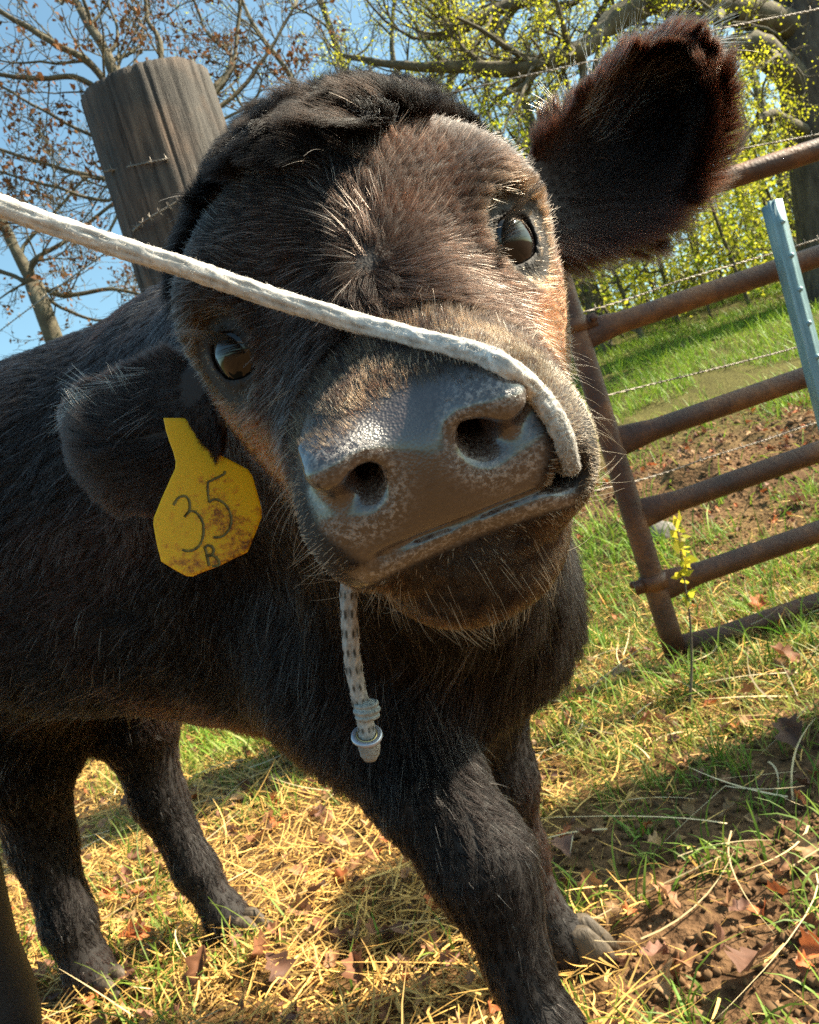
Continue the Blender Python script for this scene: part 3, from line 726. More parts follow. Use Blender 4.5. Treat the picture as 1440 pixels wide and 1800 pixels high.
# crumbs of soil
p = scatter(26000, -.2, 3.0, .75, 5.2, 1.5, 58); gg = np.random.default_rng(59); p = p[gg.random(len(p)) < soil_mask(p[:, 0], p[:, 1])]; k = len(p)
oc = np.array([[1, 0, 0], [-1, 0, 0], [0, 1, 0], [0, -1, 0], [0, 0, 1], [0, 0, -1.]]); of = np.array([[0, 2, 4], [2, 1, 4], [1, 3, 4], [3, 0, 4], [2, 0, 5], [1, 2, 5], [3, 1, 5], [0, 3, 5]])
V = oc[None] * gg.uniform(.5, 1.3, (k, 6, 1)) + gg.normal(0, .18, (k, 6, 3)); V = V * (gg.gamma(2.2, .0017, k) + .001)[:, None, None] * (1 + .12 * p[:, 1])[:, None, None] + p[:, None] + [0, 0, .002]
me = mesh_np('soil_crumbs', V.reshape(-1, 3), (np.arange(k)[:, None, None] * 6 + of[None]).reshape(-1, 3)); vcol(me, 'tint', np.repeat(cmix((.10, .060, .032), (.24, .145, .075), k, gg), 6, 0))
tag(link('soil_crumbs', me, attr_mat('soil_crumb', .95, 0, .1)), 'loose crumbs of brown soil on the trodden earth', 'soil', kind='stuff')
# fallen leaves
leaf_m = attr_mat('dead_leaf', .65, .18, .3)
def oak_leaf(size, g, curl=1.0):
    """lobed blade as a grid strip, curled and folded along the midrib"""
    ns, nt_ = 15, 7; s = np.linspace(0, 1, ns); w = .30 * np.sin(math.pi * np.clip(s, .02, 1) ** .8) * (1 + .30 * np.sin(s * 21 + g.uniform(0, 6))) + .012
    w[-1] = .02; u = np.linspace(-1, 1, nt_); P = np.zeros((ns, nt_, 3))
    fold = g.uniform(.2, 1.1) * curl; bend = g.uniform(-1.2, 1.2) * curl; tw = g.uniform(-1, 1) * curl
    for i in range(ns):
        x = w[i] * u; a = tw * (s[i] - .5); zc = np.abs(x) * fold + .18 * curl * np.sin(u * 3 + s[i] * 7) * w[i]
        yy = math.sin(bend * s[i]) / bend if abs(bend) > .05 else s[i]; zz = (1 - math.cos(bend * s[i])) / bend if abs(bend) > .05 else 0
        P[i, :, 0] = x * math.cos(a) - zc * math.sin(a); P[i, :, 2] = x * math.sin(a) + zc * math.cos(a) + zz; P[i, :, 1] = yy
    idx = np.arange(ns * nt_).reshape(ns, nt_); Q = np.stack([idx[:-1, :-1], idx[1:, :-1], idx[1:, 1:], idx[:-1, 1:]], -1).reshape(-1, 4)
    return (P.reshape(-1, 3) - [0, .5, 0]) * size, Q
def rotm(rx, ry, rz):
    return np.array((Matrix.Rotation(rz, 3, 'Z') @ Matrix.Rotation(ry, 3, 'Y') @ Matrix.Rotation(rx, 3, 'X')))
LEAFC = [(.20, .085, .040), (.30, .15, .075), (.36, .22, .11), (.14, .07, .045), (.42, .13, .045), (.24, .12, .08)]
g = np.random.default_rng(77); sets = []; var = [oak_leaf(1, g, 1.2) for _ in range(12)]
p = scatter(7000, -2.2, 3.2, .8, 5.5, 1.3, 61)
p = p[g.random(len(p)) < .35 + .65 * (fbm(p * 2, 2, 44) > .5)]
for q in p:
    V, Q = var[g.integers(12)]; s = g.uniform(.018, .050)
    V = V * s @ rotm(g.normal(0, .5), g.normal(0, .5), g.uniform(0, 6.28)).T + q + [0, 0, .012 + g.uniform(0, .01)]
    sets.append((V, Q, np.tile(np.array(LEAFC[g.integers(6)]) * g.uniform(.7, 1.3), (len(V), 1))))
blade_obj('leaf_litter', sets, leaf_m, 'broken dead leaf litter strewn over the straw', 'leaf litter')
# the larger fallen leaves, one object each
HERO = [(560, 1600, .085, 1.2, 3), (470, 1700, .080, .7, 0), (500, 1730, .075, .9, 3), (365, 1745, .085, .4, 0), (64, 1665, .060, .3, 4), (245, 1668, .07, .2, 4), (612, 1505, .080, .1, 2), (455, 1495, .075, .2, 0),
        (1000, 1512, .075, .2, 5), (1040, 1498, .06, .3, 3), (1285, 1440, .05, .6, 2), (1400, 1320, .09, .4, 3), (1210, 1720, .075, 1.0, 1), (1335, 1740, .09, .3, 3), (1425, 1520, .055, .5, 2), (1405, 895, .10, .4, 5),
        (1255, 1255, .07, .2, 4), (1150, 1285, .06, .2, 0), (1100, 1200, .08, .3, 2), (1030, 1235, .07, .2, 1), (705, 1660, .08, .3, 3), (880, 1640, .05, .2, 1), (1180, 1600, .05, .9, 1), (640, 1735, .06, .4, 0), (1175, 1755, .07, .3, 2), (560, 1450, .05, .4, 1), (395, 1590, .06, .3, 0), (1385, 1180, .09, .5, 0), (1340, 1080, .09, .4, 4), (1290, 1630, .05, .5, 1)]
hv = []
for i in range(6):
    V, Q = oak_leaf(1, g, 1.0); hv.append((V, Q))
for i, (px, py, s, tilt, ci) in enumerate(HERO):
    V, Q = hv[i % 6]; q = ground_at(px, py)
    V = V * s * .85 @ rotm(tilt, g.normal(0, .3), g.uniform(0, 6.28)).T; V = V - [0, 0, V[:, 2].min() - .004 - .012 * (tilt < .6)]
    me = mesh_np('fallen_leaf', V, None, Q); vcol(me, 'tint', np.array(LEAFC[ci]) * g.uniform(.8, 1.2, (len(V), 1)))
    o = link('fallen_leaf', me, leaf_m); o.location = q
    tag(o, {4: 'fallen reddish orange oak leaf lying in the straw', 3: 'fallen dark brown curled oak leaf lying in the straw', 0: 'fallen reddish brown oak leaf lying in the straw', 1: 'fallen light brown oak leaf lying in the straw', 2: 'fallen pale tan oak leaf lying in the straw', 5: 'fallen greyish brown oak leaf lying in the straw'}[ci], 'leaf', 'fallen oak leaves on the ground')
stone_m = noise_mat('field_stone', [(.3, (.10, .095, .09)), (.7, (.24, .22, .19))], scale=18, bump=.5)
q = ground_at(1168, 955)
u = nrm(np.random.default_rng(3).normal(0, 1, (1, 3)))
th, ph = np.meshgrid(np.linspace(0, math.pi, 20), np.linspace(0, 2 * math.pi, 32), indexing='ij'); sv = np.stack([np.sin(th) * np.cos(ph), np.sin(th) * np.sin(ph), np.cos(th)], -1).reshape(-1, 3)
sv = sv * (.75 + .5 * fbm(sv * 1.6 + 5, 3, 3))[:, None] * np.array([.085, .07, .065])
i = np.arange(20 * 32).reshape(20, 32); o = link('stone', mesh_np('stone', sv, None, np.stack([i[:-1, :-1], i[1:, :-1], i[1:, 1:], i[:-1, 1:]], -1).reshape(-1, 4)), stone_m); o.location = q + [0, .05, .03]
tag(o, 'small grey field stone beside the foot of the gate', 'stone')

#@@FENCE
# ------------------------------------------------------------------ fence post, gate, steel post, wires
wood, nt, b = new_mat('weathered_wood'); tc = nt.nodes.new('ShaderNodeTexCoord')
mp = N(nt, 'ShaderNodeMapping'); mp.inputs['Scale'].default_value = (1, 1, .09); nt.links.new(tc.outputs['Object'], mp.inputs[0])
n1 = N(nt, 'ShaderNodeTexNoise', Scale=60.0, Detail=9, Roughness=.75); nt.links.new(mp.outputs[0], n1.inputs['Vector'])
n2 = N(nt, 'ShaderNodeTexNoise', Scale=6.0, Detail=5); nt.links.new(tc.outputs['Object'], n2.inputs['Vector'])
r1 = ramp(nt, n1.outputs['Fac'], [(.30, (.010, .008, .007)), (.42, (.060, .047, .038)), (.56, (.115, .092, .074)), (.75, (.21, .165, .125))])
r2 = ramp(nt, n2.outputs['Fac'], [(.42, (.58, .63, .68)), (.62, (1.12, .94, .82))])
mx = N(nt, 'ShaderNodeMix', data_type='RGBA', blend_type='MULTIPLY'); mx.inputs[0].default_value = 1; nt.links.new(r1.outputs[0], mx.inputs[6]); nt.links.new(r2.outputs[0], mx.inputs[7]); nt.links.new(mx.outputs[2], b.inputs['Base Color'])
b.inputs['Roughness'].default_value = .85; bp = N(nt, 'ShaderNodeBump', Strength=.9, Distance=.012); nt.links.new(n1.outputs['Fac'], bp.inputs['Height']); nt.links.new(bp.outputs[0], b.inputs['Normal'])
def wood_post(name, base, top, rad, label, seed):
    base = np.asarray(base, float); top = np.asarray(top, float); na, nz_ = 240, 60; ang = np.linspace(0, 2 * np.pi, na, endpoint=False)
    cr_ = fbm(np.stack([np.cos(ang) * 5 + seed, np.sin(ang) * 5, ang * 0], 1), 4, seed); g_ = np.zeros((nz_ + 6, na))
    rows = []
    for i in range(nz_ + 6):
        z = min(i / (nz_ - 1), 1); shrink = 1 if i < nz_ - 1 else [1, .985, .95, .80, .5, .2, .01][min(i - nz_ + 1, 6)]
        w = fbm(np.stack([np.cos(ang) * 13, np.sin(ang) * 13, np.full(na, z * 1.8)], 1), 3, seed + 3)
        rr = rad * (1.05 - .06 * z) * (1 + .06 * (cr_ - .5) - .22 * np.clip(w - .58, 0, .12) - .015 * (fbm(np.stack([np.cos(ang) * 40, np.sin(ang) * 40, np.full(na, z * 3)], 1), 2, 5) - .5)) * shrink
        drop = .0 if i < nz_ else -.006 * (i - nz_ + 1) * 0 + .002 * (i - nz_ + 1)
        rows.append(base + (top - base) * z + np.stack([np.cos(ang) * rr, np.sin(ang) * rr, np.full(na, drop) + (.012 * np.sin(ang * 2 + seed) if i >= nz_ - 1 else 0)], 1))
    V = np.concatenate(rows) - base; k = np.arange(na); k2 = (k + 1) % na
    Q = np.concatenate([np.stack([i * na + k, i * na + k2, (i + 1) * na + k2, (i + 1) * na + k], 1) for i in range(nz_ + 5)])
    o = link(name, mesh_np(name, V, None, Q), wood); o.location = base; return tag(o, label, 'fence post')
PD = 2.30; ptop = at(262, 172, PD); prad = .190
wood_post('fence_post', (ptop[0] + .03, ptop[1], 0), ptop, prad, 'thick weathered round wooden post behind the calf', 2)
# post added out of view to the right, to cast the shade band
bp_ = np.array([1.42, 1.47, -.05]); wood_post('fence_post', bp_, bp_ + [0, 0, 1.50], .16, 'added wooden post out of view, casting the band of shade on the soil', 5)

rust = noise_mat('rusty_steel', [(.25, (.030, .013, .009)), (.5, (.095, .036, .018)), (.66, (.22, .085, .030)), (.85, (.34, .15, .055))], scale=9, rough=.55, bump=.25, bscale=90, detail=9, spec=.45)
GD = 2.2; gb = at(1193, 1165, GD); gz = [at(x, y, GD)[2] for x, y in ((958, 418), (1010, 590), (1072, 778), (1122, 905), (1160, 1035), (1190, 1150))]
gt = at(950, 375, GD); gate = empty('farm_gate', (gb[0], gb[1], 0), 'rusty brown tubular steel farm gate with six rails', 'gate')
def stile_at(z): f = (z - gb[2]) / (gt[2] - gb[2]); return gb + (gt - gb) * f
mb = MB(); mb.tube([stile_at(z) for z in np.linspace(-.02, gz[0] + .02, 14)], .031, 20); mb.build('stile', rust, gate)
gl = 3.0; ri = .024
for k_, z in enumerate(gz):
    a = stile_at(z); dr = nrm(np.array([1, .03, .030])); mb = MB()
    V = []; xs = np.concatenate([[.018, .03, .05, .075, .10, .13], np.linspace(.2, gl, 24)]); ang = np.linspace(0, 2 * np.pi, 18, endpoint=False)
    for x in xs:
        fl_ = np.clip((.13 - x) / .11, 0, 1); sag = -.006 * math.sin(x * 1.3 + k_)
        V.append(a + dr * x + np.array([0, 1, 0]) * (np.cos(ang) * .030 * (1 - .62 * fl_))[:, None] + np.array([0, 0, 1.]) * (np.sin(ang) * .030 * (1 + .45 * fl_) + sag)[:, None])
    k = np.arange(18); k2 = (k + 1) % 18
    mb.add(np.concatenate(V), np.concatenate([np.stack([i * 18 + k, i * 18 + k2, (i + 1) * 18 + k2, (i + 1) * 18 + k], 1) for i in range(len(xs) - 1)]))
    mb.build('rail', rust, gate)
e = stile_at(gz[0]) + dr * gl; e2 = stile_at(gz[-1]) + dr * gl
mb = MB(); mb.tube([e2 - [0, 0, .05], e + [0, 0, .03]], .031, 18); mb.build('stile', rust, gate)
for (px, py), sd in (((1016, 572), 1), ((1146, 1024), -1)):
    z = at(px, py, GD)[2]; c = stile_at(z); mb = MB(); mb.lathe(c - [0, 0, .02], (0, 0, 1), [(0, .032), (0, .037), (.04, .037), (.04, .032)], 24)
    mb.box(c + [sd * .042, -.012, 0], (.016, .006, .019)); cl = mb.build('clamp', rust, gate, smooth=False)
    mb = MB(); mb.lathe(c + [sd * .05, -.03, .004], (0, 1, 0), [(0, .001), (0, .010), (.008, .011), (.012, .006), (.05, .006), (.05, .011), (.058, .011), (.058, .001)], 12); mb.build('bolt', rust, cl)

zinc = noise_mat('galvanised_steel', [(.3, (.12, .22, .25)), (.55, (.24, .37, .41)), (.8, (.42, .52, .55))], scale=30, rough=.5, bump=.15, metallic=.35, stretch=(1, 1, .2), spec=.5)
tt = at(1362, 352, 1.9); tl = nrm(np.array([-.035, 0, -1.])); TP = empty('steel_post', (tt[0] + .035 * tt[2], tt[1], 0), 'pale galvanised steel post with studs in front of the gate', 'fence post')
sx_ = nrm(np.array([1., .25, -.035])); sy_ = np.cross(tl, sx_); sy_ = sy_ * np.sign(sy_[1])
prof = [(-.0205, 0), (-.018, -.004), (-.009, -.001), (-.006, -.006), (.006, -.006), (.009, -.001), (.018, -.004), (.0205, 0), (.019, .004), (.004, .006), (.003, .045), (-.003, .045), (-.004, .006), (-.019, .004)]
ln = tt[2] + .05; rows = [tt + tl * z_ + np.outer([a for a, _ in prof], sx_) + np.outer([c for _, c in prof], sy_) for z_ in np.linspace(0, ln, 20)]
m = len(prof); k = np.arange(m); k2 = (k + 1) % m; mb = MB()
mb.add(np.concatenate([*rows, rows[0].mean(0)[None]]), np.concatenate([np.stack([i * m + k, i * m + k2, (i + 1) * m + k2, (i + 1) * m + k], 1) for i in range(19)]), np.stack([k2, k, np.full(m, 20 * m)], 1))
mb.build('flange', zinc, TP, smooth=False)
for j in range(12):
    mb = MB(); mb.lathe(tt + tl * (.055 + j * .083) - sy_ * .005, -sy_, [(0, .0068), (.005, .0064), (.008, .004), (.009, .0005)], 14); mb.build('stud', zinc, TP)

wire_m = noise_mat('old_wire', [(.3, (.12, .10, .085)), (.7, (.30, .27, .23))], scale=40, rough=.5, metallic=.6)
def barbed(name, pts, label, r=.0016):
    P = spline(pts, 60); L = np.linalg.norm(np.diff(P, axis=0), axis=1).sum(); n = int(L / .012); P = spline(pts, n)
    t = nrm(np.gradient(P, axis=0)); u = nrm(np.cross(t, [0, 0, 1.])); w = np.cross(t, u); a = np.arange(n) * .012 / .055 * 2 * np.pi; mb = MB()
    for s in (0, math.pi): mb.tube(P + (np.cos(a + s)[:, None] * u + np.sin(a + s)[:, None] * w) * r * 1.15, r, 6)
    for i in range(5, n, 11):
        for q in (0, 1.4):
            d = u[i] * math.cos(q + i) + w[i] * math.sin(q + i); mb.tube([P[i] - d * .014, P[i] + t[i] * .003, P[i] + d * .014], [.0006, .0017, .0006], 5)
    return tag(mb.build(name, wire_m), label, 'wire', 'barbed wires of the fence')
def on_post(px, py): p = at(px, py, PD - prad - .004); return p
W1 = [at(180, 302, PD - .12), on_post(280, 282), at(368, 264, PD - .13), at(850, 150, 2.25), at(1020, 112, 2.3), at(1270, 50, 2.4), at(1420, 20, 2.5), at(1600, -18, 2.6)]
barbed('barbed_wire', W1, 'topmost barbed wire, nailed across the thick wooden post')
for pts, lb in (([(420, 460, 1.9), (850, 362, 2.15), (1265, 270, 2.4), (1440, 236, 2.5), (1600, 205, 2.6)], 'barbed wire crossing the big tree just above the top gate rail'),
                ([(450, 700, 1.9), (1040, 545, 2.3), (1200, 492, 2.4), (1370, 442, 2.5), (1440, 420, 2.55), (1600, 370, 2.6)], 'barbed wire running just above the second gate rail'),
                ([(500, 840, 1.9), (1080, 692, 2.35), (1230, 655, 2.42), (1360, 622, 2.5), (1440, 600, 2.55), (1600, 560, 2.6)], 'barbed wire between the second and third gate rails'),
                ([(600, 960, 2.0), (1100, 850, 2.4), (1250, 803, 2.45), (1350, 772, 2.5), (1440, 742, 2.55), (1600, 700, 2.6)], 'lowest barbed wire, just above the fourth gate rail')):
    barbed('barbed_wire', [at(*q) for q in pts], lb)
barbed('barbed_wire', [on_post(322, 348), on_post(250, 392), at(212, 425, PD + .02), at(120, 492, 2.8), at(20, 566, 3.6), at(-60, 628, 4.4)], 'thin barbed wire slanting down left from the wooden post')

#@@ROPE
# ------------------------------------------------------------------ rope and ear tag
bvh = BVHTree.FromPolygons([tuple(v) for v in HV], [tuple(int(a) for a in q) for q in HQ])
def skin_depth(px, py):
    d = at(px, py, 1.0) - C0; h = bvh.ray_cast(Vector(C0), Vector(d).normalized())
    return None if h[0] is None else float((np.array(h[0]) - C0) @ c_fwd)
def braid(P, rad, step=.0008, sides=40, seed=0, dirt=None, specks=.5):
    """A braided cord: the two sets of strands are modelled in the radius and tinted."""
    L = np.linalg.norm(np.diff(P, axis=0), axis=1).sum(); n = int(L / step); P = spline(P, n)
    t = nrm(np.gradient(P, axis=0)); u = nrm(np.cross(t[0], [0, 0, 1.])); s = np.arange(n) * step; ang = np.linspace(0, 2 * np.pi, sides, endpoint=False)
    V = np.empty((n, sides, 3)); lump = .90 + .20 * fbm(np.stack([np.repeat(s, sides) * 420, np.tile(np.cos(ang), n) * 2.2, np.tile(np.sin(ang), n) * 2.2], 1), 2, seed).reshape(n, sides) + .22 * (fbm(np.stack([np.repeat(s, sides) * 1100, np.tile(np.cos(ang), n) * 5, np.tile(np.sin(ang), n) * 5], 1), 2, seed + 5).reshape(n, sides) - .5); C = np.empty((n, sides, 3)); Nn = np.empty((n, sides, 3)); pitch = .034 * (rad or .0048) / .0048
    rr = np.interp(s / L, [0, .70, .86, 1], [.0039, .0038, .0029, .0027]) if rad is None else np.full(n, rad)
    for i in range(n):
        u = nrm(u - t[i] * (u @ t[i])); w = np.cross(t[i], u)
        a1 = ang * 4 + s[i] / pitch * 4 * 2 * np.pi / 2; a2 = ang * 4 - s[i] / pitch * 4 * 2 * np.pi / 2
        b1, b2 = np.sin(a1), np.sin(a2); over = np.maximum(np.abs(np.cos(a1 / 2)), np.abs(np.cos(a2 / 2)))
        rad_ = rr[i] * (.86 + .20 * over + .04 * b1 * b2) * lump[i]
        nn = np.cos(ang)[:, None] * u + np.sin(ang)[:, None] * w; V[i] = P[i] + rad_[:, None] * nn; Nn[i] = nn
        C[i] = np.array([.62, .59, .55]) * (.55 + .45 * over)[:, None] - specks * np.array([.44, .42, .40]) * sstep(.25, .7, b1 * b2)[:, None]
    C = C * (.55 + .9 * fbm(V.reshape(-1, 3) * 700, 2, seed).reshape(n, sides)[..., None])
    if dirt is not None: C = C * dirt(s / L)[:, None, None]
    i = np.arange(n * sides).reshape(n, sides); r_ = np.roll(i, -1, 1)
    Q = np.stack([i[:-1], r_[:-1], r_[1:], i[1:]], -1).reshape(-1, 4)
    return V.reshape(-1, 3), Q, np.clip(C.reshape(-1, 3), .03, .9), Nn.reshape(-1, 3), np.repeat(t, sides, 0), P
rope_m = attr_mat('rope_fibre', .85, .12, .15)
RP = [(-60, 338, .300), (0, 362, .303), (160, 418, .307), (330, 472, .311), (480, 523, .315), (640, 571, .318), (760, 602, .320), (840, 622, .322), (893, 648, .324), (938, 686, .33), (970, 727, .338), (989, 765, .345), (998, 795, .35)]
rp = []
for x, y, d in RP:
    sd_ = skin_depth(x, y)
    if sd_ is not None:
        if x > 830: d = sd_ - .0030 if x > 840 and y < 815 else d
        d = min(d, sd_ - .003) if y < 815 else sd_ + .006
    rp.append(at(x, y, d))
rp += [h2w((.0452, .163, -.0535)), h2w((.0425, .150, -.056)), h2w((.040, .135, -.058))]
rope = empty('lead_rope', rp[0], 'white braided rope stretched across the face of the calf and into its mouth', 'rope')
wm = attr_mat('rope_hair', .9, 0, .1)
V, Q, C, Nn, Tn, P = braid(np.array(rp), None, seed=3, specks=.07, dirt=lambda f: 1 - .62 * sstep(.58, .88, f))
me = mesh_np('cord', V, None, Q); vcol(me, 'tint', C); cord = link('cord', me, rope_m, rope)
fz = bpy.data.materials.new('rope_fuzz'); fz.use_nodes = True; fb = fz.node_tree.nodes['Principled BSDF']; fb.inputs['Base Color'].default_value = (.62, .58, .52, 1); fb.inputs['Roughness'].default_value = .8
def fuzz(V, Nn, Tn, n, parent, seed):
    g = np.random.default_rng(seed); i = g.integers(0, len(V), n)
    groom('rope_fuzz', V[i], Nn[i], Tn[i] * np.where(g.random((n, 1)) < .5, 1, -1), g.uniform(.0010, .0027, n), .85, .00009, np.array([.6, .56, .5]), parent, npts=4, cstr=0, wave=1.2, wfreq=300, mat=fz, seed=seed)
fuzz(V, Nn, Tn, int(42000 * D), cord, 61)
tp = [at(618, 1005, .385), at(613, 1040, .385), at(615, 1100, .387), at(620, 1160, .39), at(630, 1215, .393), at(641, 1262, .395), at(646, 1300, .396), at(647, 1322, .396)]
V, Q, C, Nn, Tn, P = braid(np.array(tp), .0040, seed=9, specks=1.0, dirt=lambda f: .62 + 0 * f)
me = mesh_np('cord', V, None, Q); vcol(me, 'tint', C); tail = link('cord', me, rope_m, rope); fuzz(V, Nn, Tn, int(5000 * D), tail, 62)
ax_ = nrm(tp[-1] - tp[-3])
knot_m = noise_mat('worn_binding', [(.3, (.16, .17, .16)), (.7, (.42, .43, .41))], scale=300, rough=.6, bump=.4)
kc = at(645, 1248, .3935); mb = MB(); th = np.linspace(0, math.pi, 14); mb.lathe(kc, ax_, [(-.0052 * math.cos(a), .0062 * math.sin(a) + 1e-4) for a in th], 24)
for k in range(3): mb.lathe(kc + ax_ * (k - 1) * .003, ax_, [(.0012 * math.sin(q), (.0060 - .0006 * abs(k - 1)) + .0009 * math.cos(q)) for q in np.linspace(0, 6.283, 9)], 24)
mb.build('binding', knot_m, rope)
ring_m = noise_mat('steel_ring', [(.3, (.30, .31, .36)), (.7, (.45, .46, .52))], scale=60, rough=.3, metallic=.6)
rc = at(645, 1293, .395); vv = nrm(nrm(C0 - rc) * .50 - ax_ * .85); mb = MB()
mb.lathe(rc, vv, [(.0014 * math.sin(q), .0066 + .0014 * math.cos(q)) for q in np.linspace(0, 6.2832, 13)], 36); mb.build('ring', ring_m, rope)
br_m = noise_mat('brass_collar', [(.3, (.35, .25, .10)), (.7, (.60, .46, .22))], scale=60, rough=.3, metallic=.8)
mb = MB(); mb.lathe(rc, vv, [(.001, .0047), (.001, .0053), (-.0012, .0053), (-.0012, .0047), (.001, .0047)], 30); mb.build('collar', br_m, rope)
mb = MB(); ec = at(648, 1300, .396); mb.lathe(ec, ax_, [(0, .0054), (.004, .0056), (.008, .0046), (.0105, .003), (.0112, .0002)], 20)
tipm = noise_mat('frayed_end', [(.3, (.30, .27, .23)), (.7, (.60, .56, .50))], scale=500, rough=.8, bump=.8); mb.build('rope_end', tipm, rope)

def cpx(pts): return [(260 + x / 6.21, 740 + y / 6.21) for x, y in pts]
eb_P = EAR_B[2].reshape(-1, 3); ex, ey_, ed_ = proj(eb_P); TD = float(ed_[np.argmin((ex - 318) ** 2 + (ey_ - 742) ** 2)]) - .007
tag_c = at(318, 738, TD); tdn = nrm(np.array([.02, -.22, -1.])); TN = nrm(-c_fwd + .35 * c_rt); TN = nrm(TN - tdn * (TN @ tdn))
def tag_at(px, py, off=0):
    """point on the tag's plane, a little turned about its upright axis"""
    o = at(px, py, 1.) - C0; nn = TN; d = (nn @ (tag_c - C0)) / (nn @ o); return C0 + o * d + nn * off
OUT = cpx([(170, -30), (200, 110), (235, 220), (280, 340), (305, 440), (300, 520), (235, 660), (150, 850), (65, 1060), (60, 1130), (95, 1330), (145, 1530), (280, 1615), (420, 1690), (490, 1695), (620, 1640), (760, 1590), (930, 1505), (1090, 1430), (1165, 1250), (1240, 1060), (1245, 980), (1195, 790), (1140, 600), (1090, 530), (900, 430), (680, 320), (610, 250), (560, 110), (520, -30)])
ear_tag = empty('ear_tag', tag_c, 'muddy yellow plastic ear tag numbered 35, hanging from the drooping ear', 'ear tag')
tagm, nt, b = new_mat('tag_plastic'); tc = nt.nodes.new('ShaderNodeTexCoord')
n1 = N(nt, 'ShaderNodeTexNoise', Scale=190.0, Detail=8, Roughness=.75); nt.links.new(tc.outputs['Object'], n1.inputs['Vector'])
n2 = N(nt, 'ShaderNodeTexNoise', Scale=26.0, Detail=2); nt.links.new(tc.outputs['Object'], n2.inputs['Vector'])
sx = N(nt, 'ShaderNodeSeparateXYZ'); nt.links.new(tc.outputs['Object'], sx.inputs[0])
mrz = N(nt, 'ShaderNodeMapRange'); nt.links.new(sx.outputs['Z'], mrz.inputs['Value']); mrz.inputs['From Min'].default_value = float(tag_c[2]) - .035; mrz.inputs['From Max'].default_value = float(tag_c[2]) - .095; mrz.inputs['To Min'].default_value = -.16; mrz.inputs['To Max'].default_value = .07
s1 = N(nt, 'ShaderNodeMath', operation='MULTIPLY'); s1.inputs[1].default_value = .5; nt.links.new(n2.outputs['Fac'], s1.inputs[0])
s2 = N(nt, 'ShaderNodeMath', operation='ADD'); nt.links.new(n1.outputs['Fac'], s2.inputs[0]); nt.links.new(s1.outputs[0], s2.inputs[1])
s3 = N(nt, 'ShaderNodeMath', operation='ADD'); nt.links.new(s2.outputs[0], s3.inputs[0]); nt.links.new(mrz.outputs[0], s3.inputs[1])
r = ramp(nt, s3.outputs[0], [(.70, (1.0, .65, .006)), (.79, (.82, .40, .010)), (.88, (.34, .13, .015)), (.97, (.14, .06, .012))]); nt.links.new(r.outputs[0], b.inputs['Base Color'])
b.inputs['Roughness'].default_value = .45
tr = nt.nodes.new('ShaderNodeBsdfTranslucent'); nt.links.new(r.outputs[0], tr.inputs[0]); ms = N(nt, 'ShaderNodeMixShader'); ms.inputs[0].default_value = .40
nt.links.new(b.outputs[0], ms.inputs[1]); nt.links.new(tr.outputs[0], ms.inputs[2]); nt.links.new(ms.outputs[0], nt.nodes['Material Output'].inputs[0])
m = len(OUT); th_ = .0009
ctr = np.mean(OUT, 0); inner = [(ctr[0] + (x - ctr[0]) * .965, ctr[1] + (y - ctr[1]) * .965) for x, y in OUT]
F0 = np.array([tag_at(x, y, th_) for x, y in inner]); F1 = np.array([tag_at(x, y, th_ * .5) for x, y in OUT]); B0 = np.array([tag_at(x, y, -th_) for x, y in OUT])
import bmesh
bm = bmesh.new(); vf = [bm.verts.new(v) for v in F0]; v1 = [bm.verts.new(v) for v in F1]; vb = [bm.verts.new(v) for v in B0]
bm.faces.new(vf); bm.faces.new(vb[::-1])
for i in range(m):
    j = (i + 1) % m; bm.faces.new([vf[i], vf[j], v1[j], v1[i]]); bm.faces.new([v1[i], v1[j], vb[j], vb[i]])
bmesh.ops.triangulate(bm, faces=[f for f in bm.faces if len(f.verts) > 4]); bmesh.ops.recalc_face_normals(bm, faces=bm.faces)
me = bpy.data.meshes.new('plate'); bm.to_mesh(me); bm.free(); plate = link('plate', me, tagm, ear_tag, smooth=False)
ink = noise_mat('marker_ink', [(.35, (.10, .075, .025)), (.7, (.26, .19, .04))], scale=250, rough=.6)
def stroke(strokes, w, name):
    mb = MB()
    for s in strokes:
        q = spline(cpx(s), 26); P = np.array([tag_at(x, y, th_ + .0002) for x, y in q]); t = nrm(np.gradient(P, axis=0)); sd = np.cross(TN, t); ww = w * (.85 + .3 * np.random.default_rng(len(s)).random(26))[:, None]
        A = [P - sd * ww, P + sd * ww, P - sd * ww + TN * .00025, P + sd * ww + TN * .00025]; V = np.concatenate(A); i = np.arange(25); n_ = 26
        mb.add(V, np.concatenate([np.stack([2 * n_ + i, 3 * n_ + i, 3 * n_ + i + 1, 2 * n_ + i + 1], 1), np.stack([i, i + 1, 2 * n_ + i + 1, 2 * n_ + i], 1), np.stack([n_ + i, 3 * n_ + i, 3 * n_ + i + 1, n_ + i + 1], 1)]))
    return mb.build(name, ink, ear_tag, smooth=False)
stroke([[(280, 925), (325, 852), (395, 825), (445, 865), (457, 945), (440, 1005), (400, 1055)], [(400, 1055), (440, 1005), (495, 988), (555, 1035), (598, 1115), (606, 1220), (580, 1335), (520, 1400), (445, 1425), (375, 1412)]], .00075, 'lettering')
stroke([[(840, 555), (825, 588), (740, 632), (655, 672)], [(655, 672), (652, 760), (668, 895)], [(668, 895), (715, 862), (790, 878), (860, 940), (903, 1030), (905, 1130), (870, 1210), (800, 1268), (715, 1276)]], .00072, 'lettering')
stroke([[(618, 1375), (640, 1460), (668, 1590)], [(618, 1385), (665, 1362), (712, 1398), (705, 1455), (645, 1478)], [(645, 1478), (715, 1475), (765, 1520), (772, 1575), (700, 1592)]], .00085, 'lettering')

